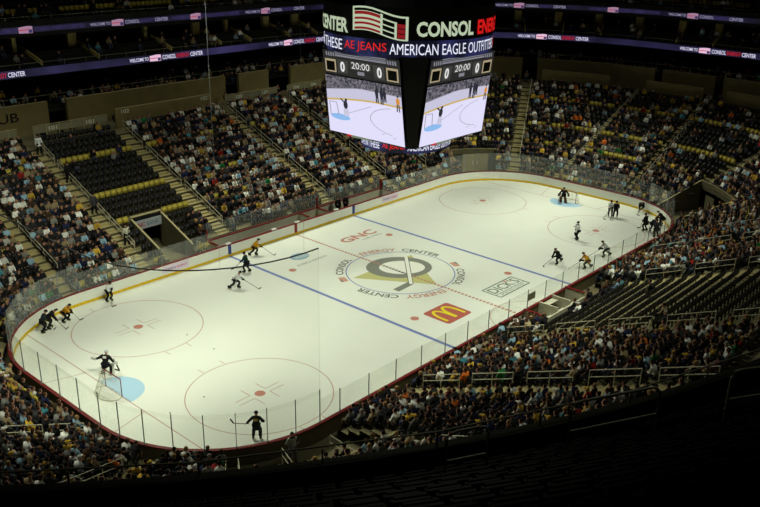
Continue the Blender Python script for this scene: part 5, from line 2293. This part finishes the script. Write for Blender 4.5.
for s_, a0, a1, mt in (('LIVE IN THESE', 100, 140, 0), ('AE JEANS', 143, 172, 1), ('AMERICAN EAGLE', 175, 235, 0)):
    mb = MB()
    put_text(mb, s_, cyl_fn(r, a0, 18.86), rad(a1-a0)*r, 0.74, 0, 0.0)
    mb.build('led_lettering', [M_lwht, M_lred][mt], led)
RB = 3.55
low = cyl(RB, 11.12, 12.05).build('lower_led_ring', M_ring, sb)
r = RB+0.04
for s_, a0, a1, mt in (('LIVE IN THESE', -72, -33, 0), ('AE JEANS', -29, -1, 1), ('AMERICAN EAGLE OUTFITTERS', 3, 80, 0), ('LIVE IN THESE', 100, 145, 0), ('AE JEANS', 149, 180, 1), ('AMERICAN EAGLE', 184, 245, 0)):
    mb = MB()
    put_text(mb, s_, cyl_fn(r, a0, 11.32), rad(a1-a0)*r, 0.52, 0, 0.01)
    mb.build('led_lettering', [M_lwht, M_lred][mt], low)
for q, dg_ in enumerate((-36, 54, 144, 234)):
    a = CAMANG+math.radians(dg_)
    e = np.array([-math.sin(a), math.cos(a)])
    c = np.array([SBX+4.15*math.cos(a), SBY+4.15*math.sin(a)])
    mb = MB()
    mb.bar((*(c-e*2.0), 12.12), (*(c+e*2.0), 12.12), 0.3, 0.22)
    st = mb.build('light_strip', em('strip_glow', (0.50, 0.56, 0.44), 0.8), sb)
    mb = MB()
    mb.obox((*(c-e*2.2), 12.2), (*(e*0.2), 0), (math.cos(a)*0.16, math.sin(a)*0.16, 0), (0, 0, 0.16))
    mb.build('red_lamp', em('lamp_red', (0.80, 0.08, 0.06), 1.0), st)
mb = MB()
mb.tube([(SBX, SBY, 18.75), (SBX, SBY, 23.2)], 3.3, 16)
mb.build('upper_drum', M_sgrey, sb)
for q in range(4):
    a = CAMANG+pi/4+q*pi/2
    mb = MB()
    mb.tube([(SBX+2.8*math.cos(a), SBY+2.8*math.sin(a), 23.5), (SBX+2.8*math.cos(a), SBY+2.8*math.sin(a), 39.8)], 0.05, 6)
    mb.build('hoist_cable', M_steel, sb)

# ------------------------------------------------------------------ guard rails on the upper deck before the camera
def zu(d):
    return UP_Z0+(d-UP_D0)*UP_DZ/UP_DD


def at_off(px, py, off):
    d = ray(px, py)
    for t in np.arange(0.5, 60, 0.01):
        q = CAM+d*t
        if offset_of(q[0], q[1]) < off:
            return q
    return None


for q, (pa, pb, off, lab) in enumerate((((572, 403), (661, 386), 28.6, 'curved steel guard rail at the aisle front below the camera'),
                                        ((733, 371), (800, 362), 29.2, 'curved steel guard rail at the right edge of the foreground'),
                                        ((447, 433), (489, 425), 28.2, 'short steel guard rail left of the foreground aisle'))):
    a, b = at_off(*pa, off), at_off(*pb, off)
    zz = (a[2]+b[2])/2
    root = empty('guard_rail', ((a[0]+b[0])/2, (a[1]+b[1])/2, zu(off)), lab, 'guard rail', 'upper deck guard rails')
    e = unit(b-a)
    mb = MB()
    mb.tube([(a[0], a[1], zu(off)-0.3), a-np.array([0, 0, 0.12]), a+e*0.08-np.array([0, 0, 0.02]), a+e*0.2, b-e*0.2, b-e*0.08-np.array([0, 0, 0.02]), b-np.array([0, 0, 0.12]), (b[0], b[1], zu(off)-0.3)], 0.024, 8)
    mb.build('top_rail', pm('guard_steel', (0.80, 0.78, 0.68), 0.5), root)
    mb = MB()
    mb.tube([a-np.array([0, 0, 0.55]), b-np.array([0, 0, 0.55])], 0.02, 8)
    mb.build('mid_rail', pm('guard_steel', (0.80, 0.78, 0.68), 0.5), root)
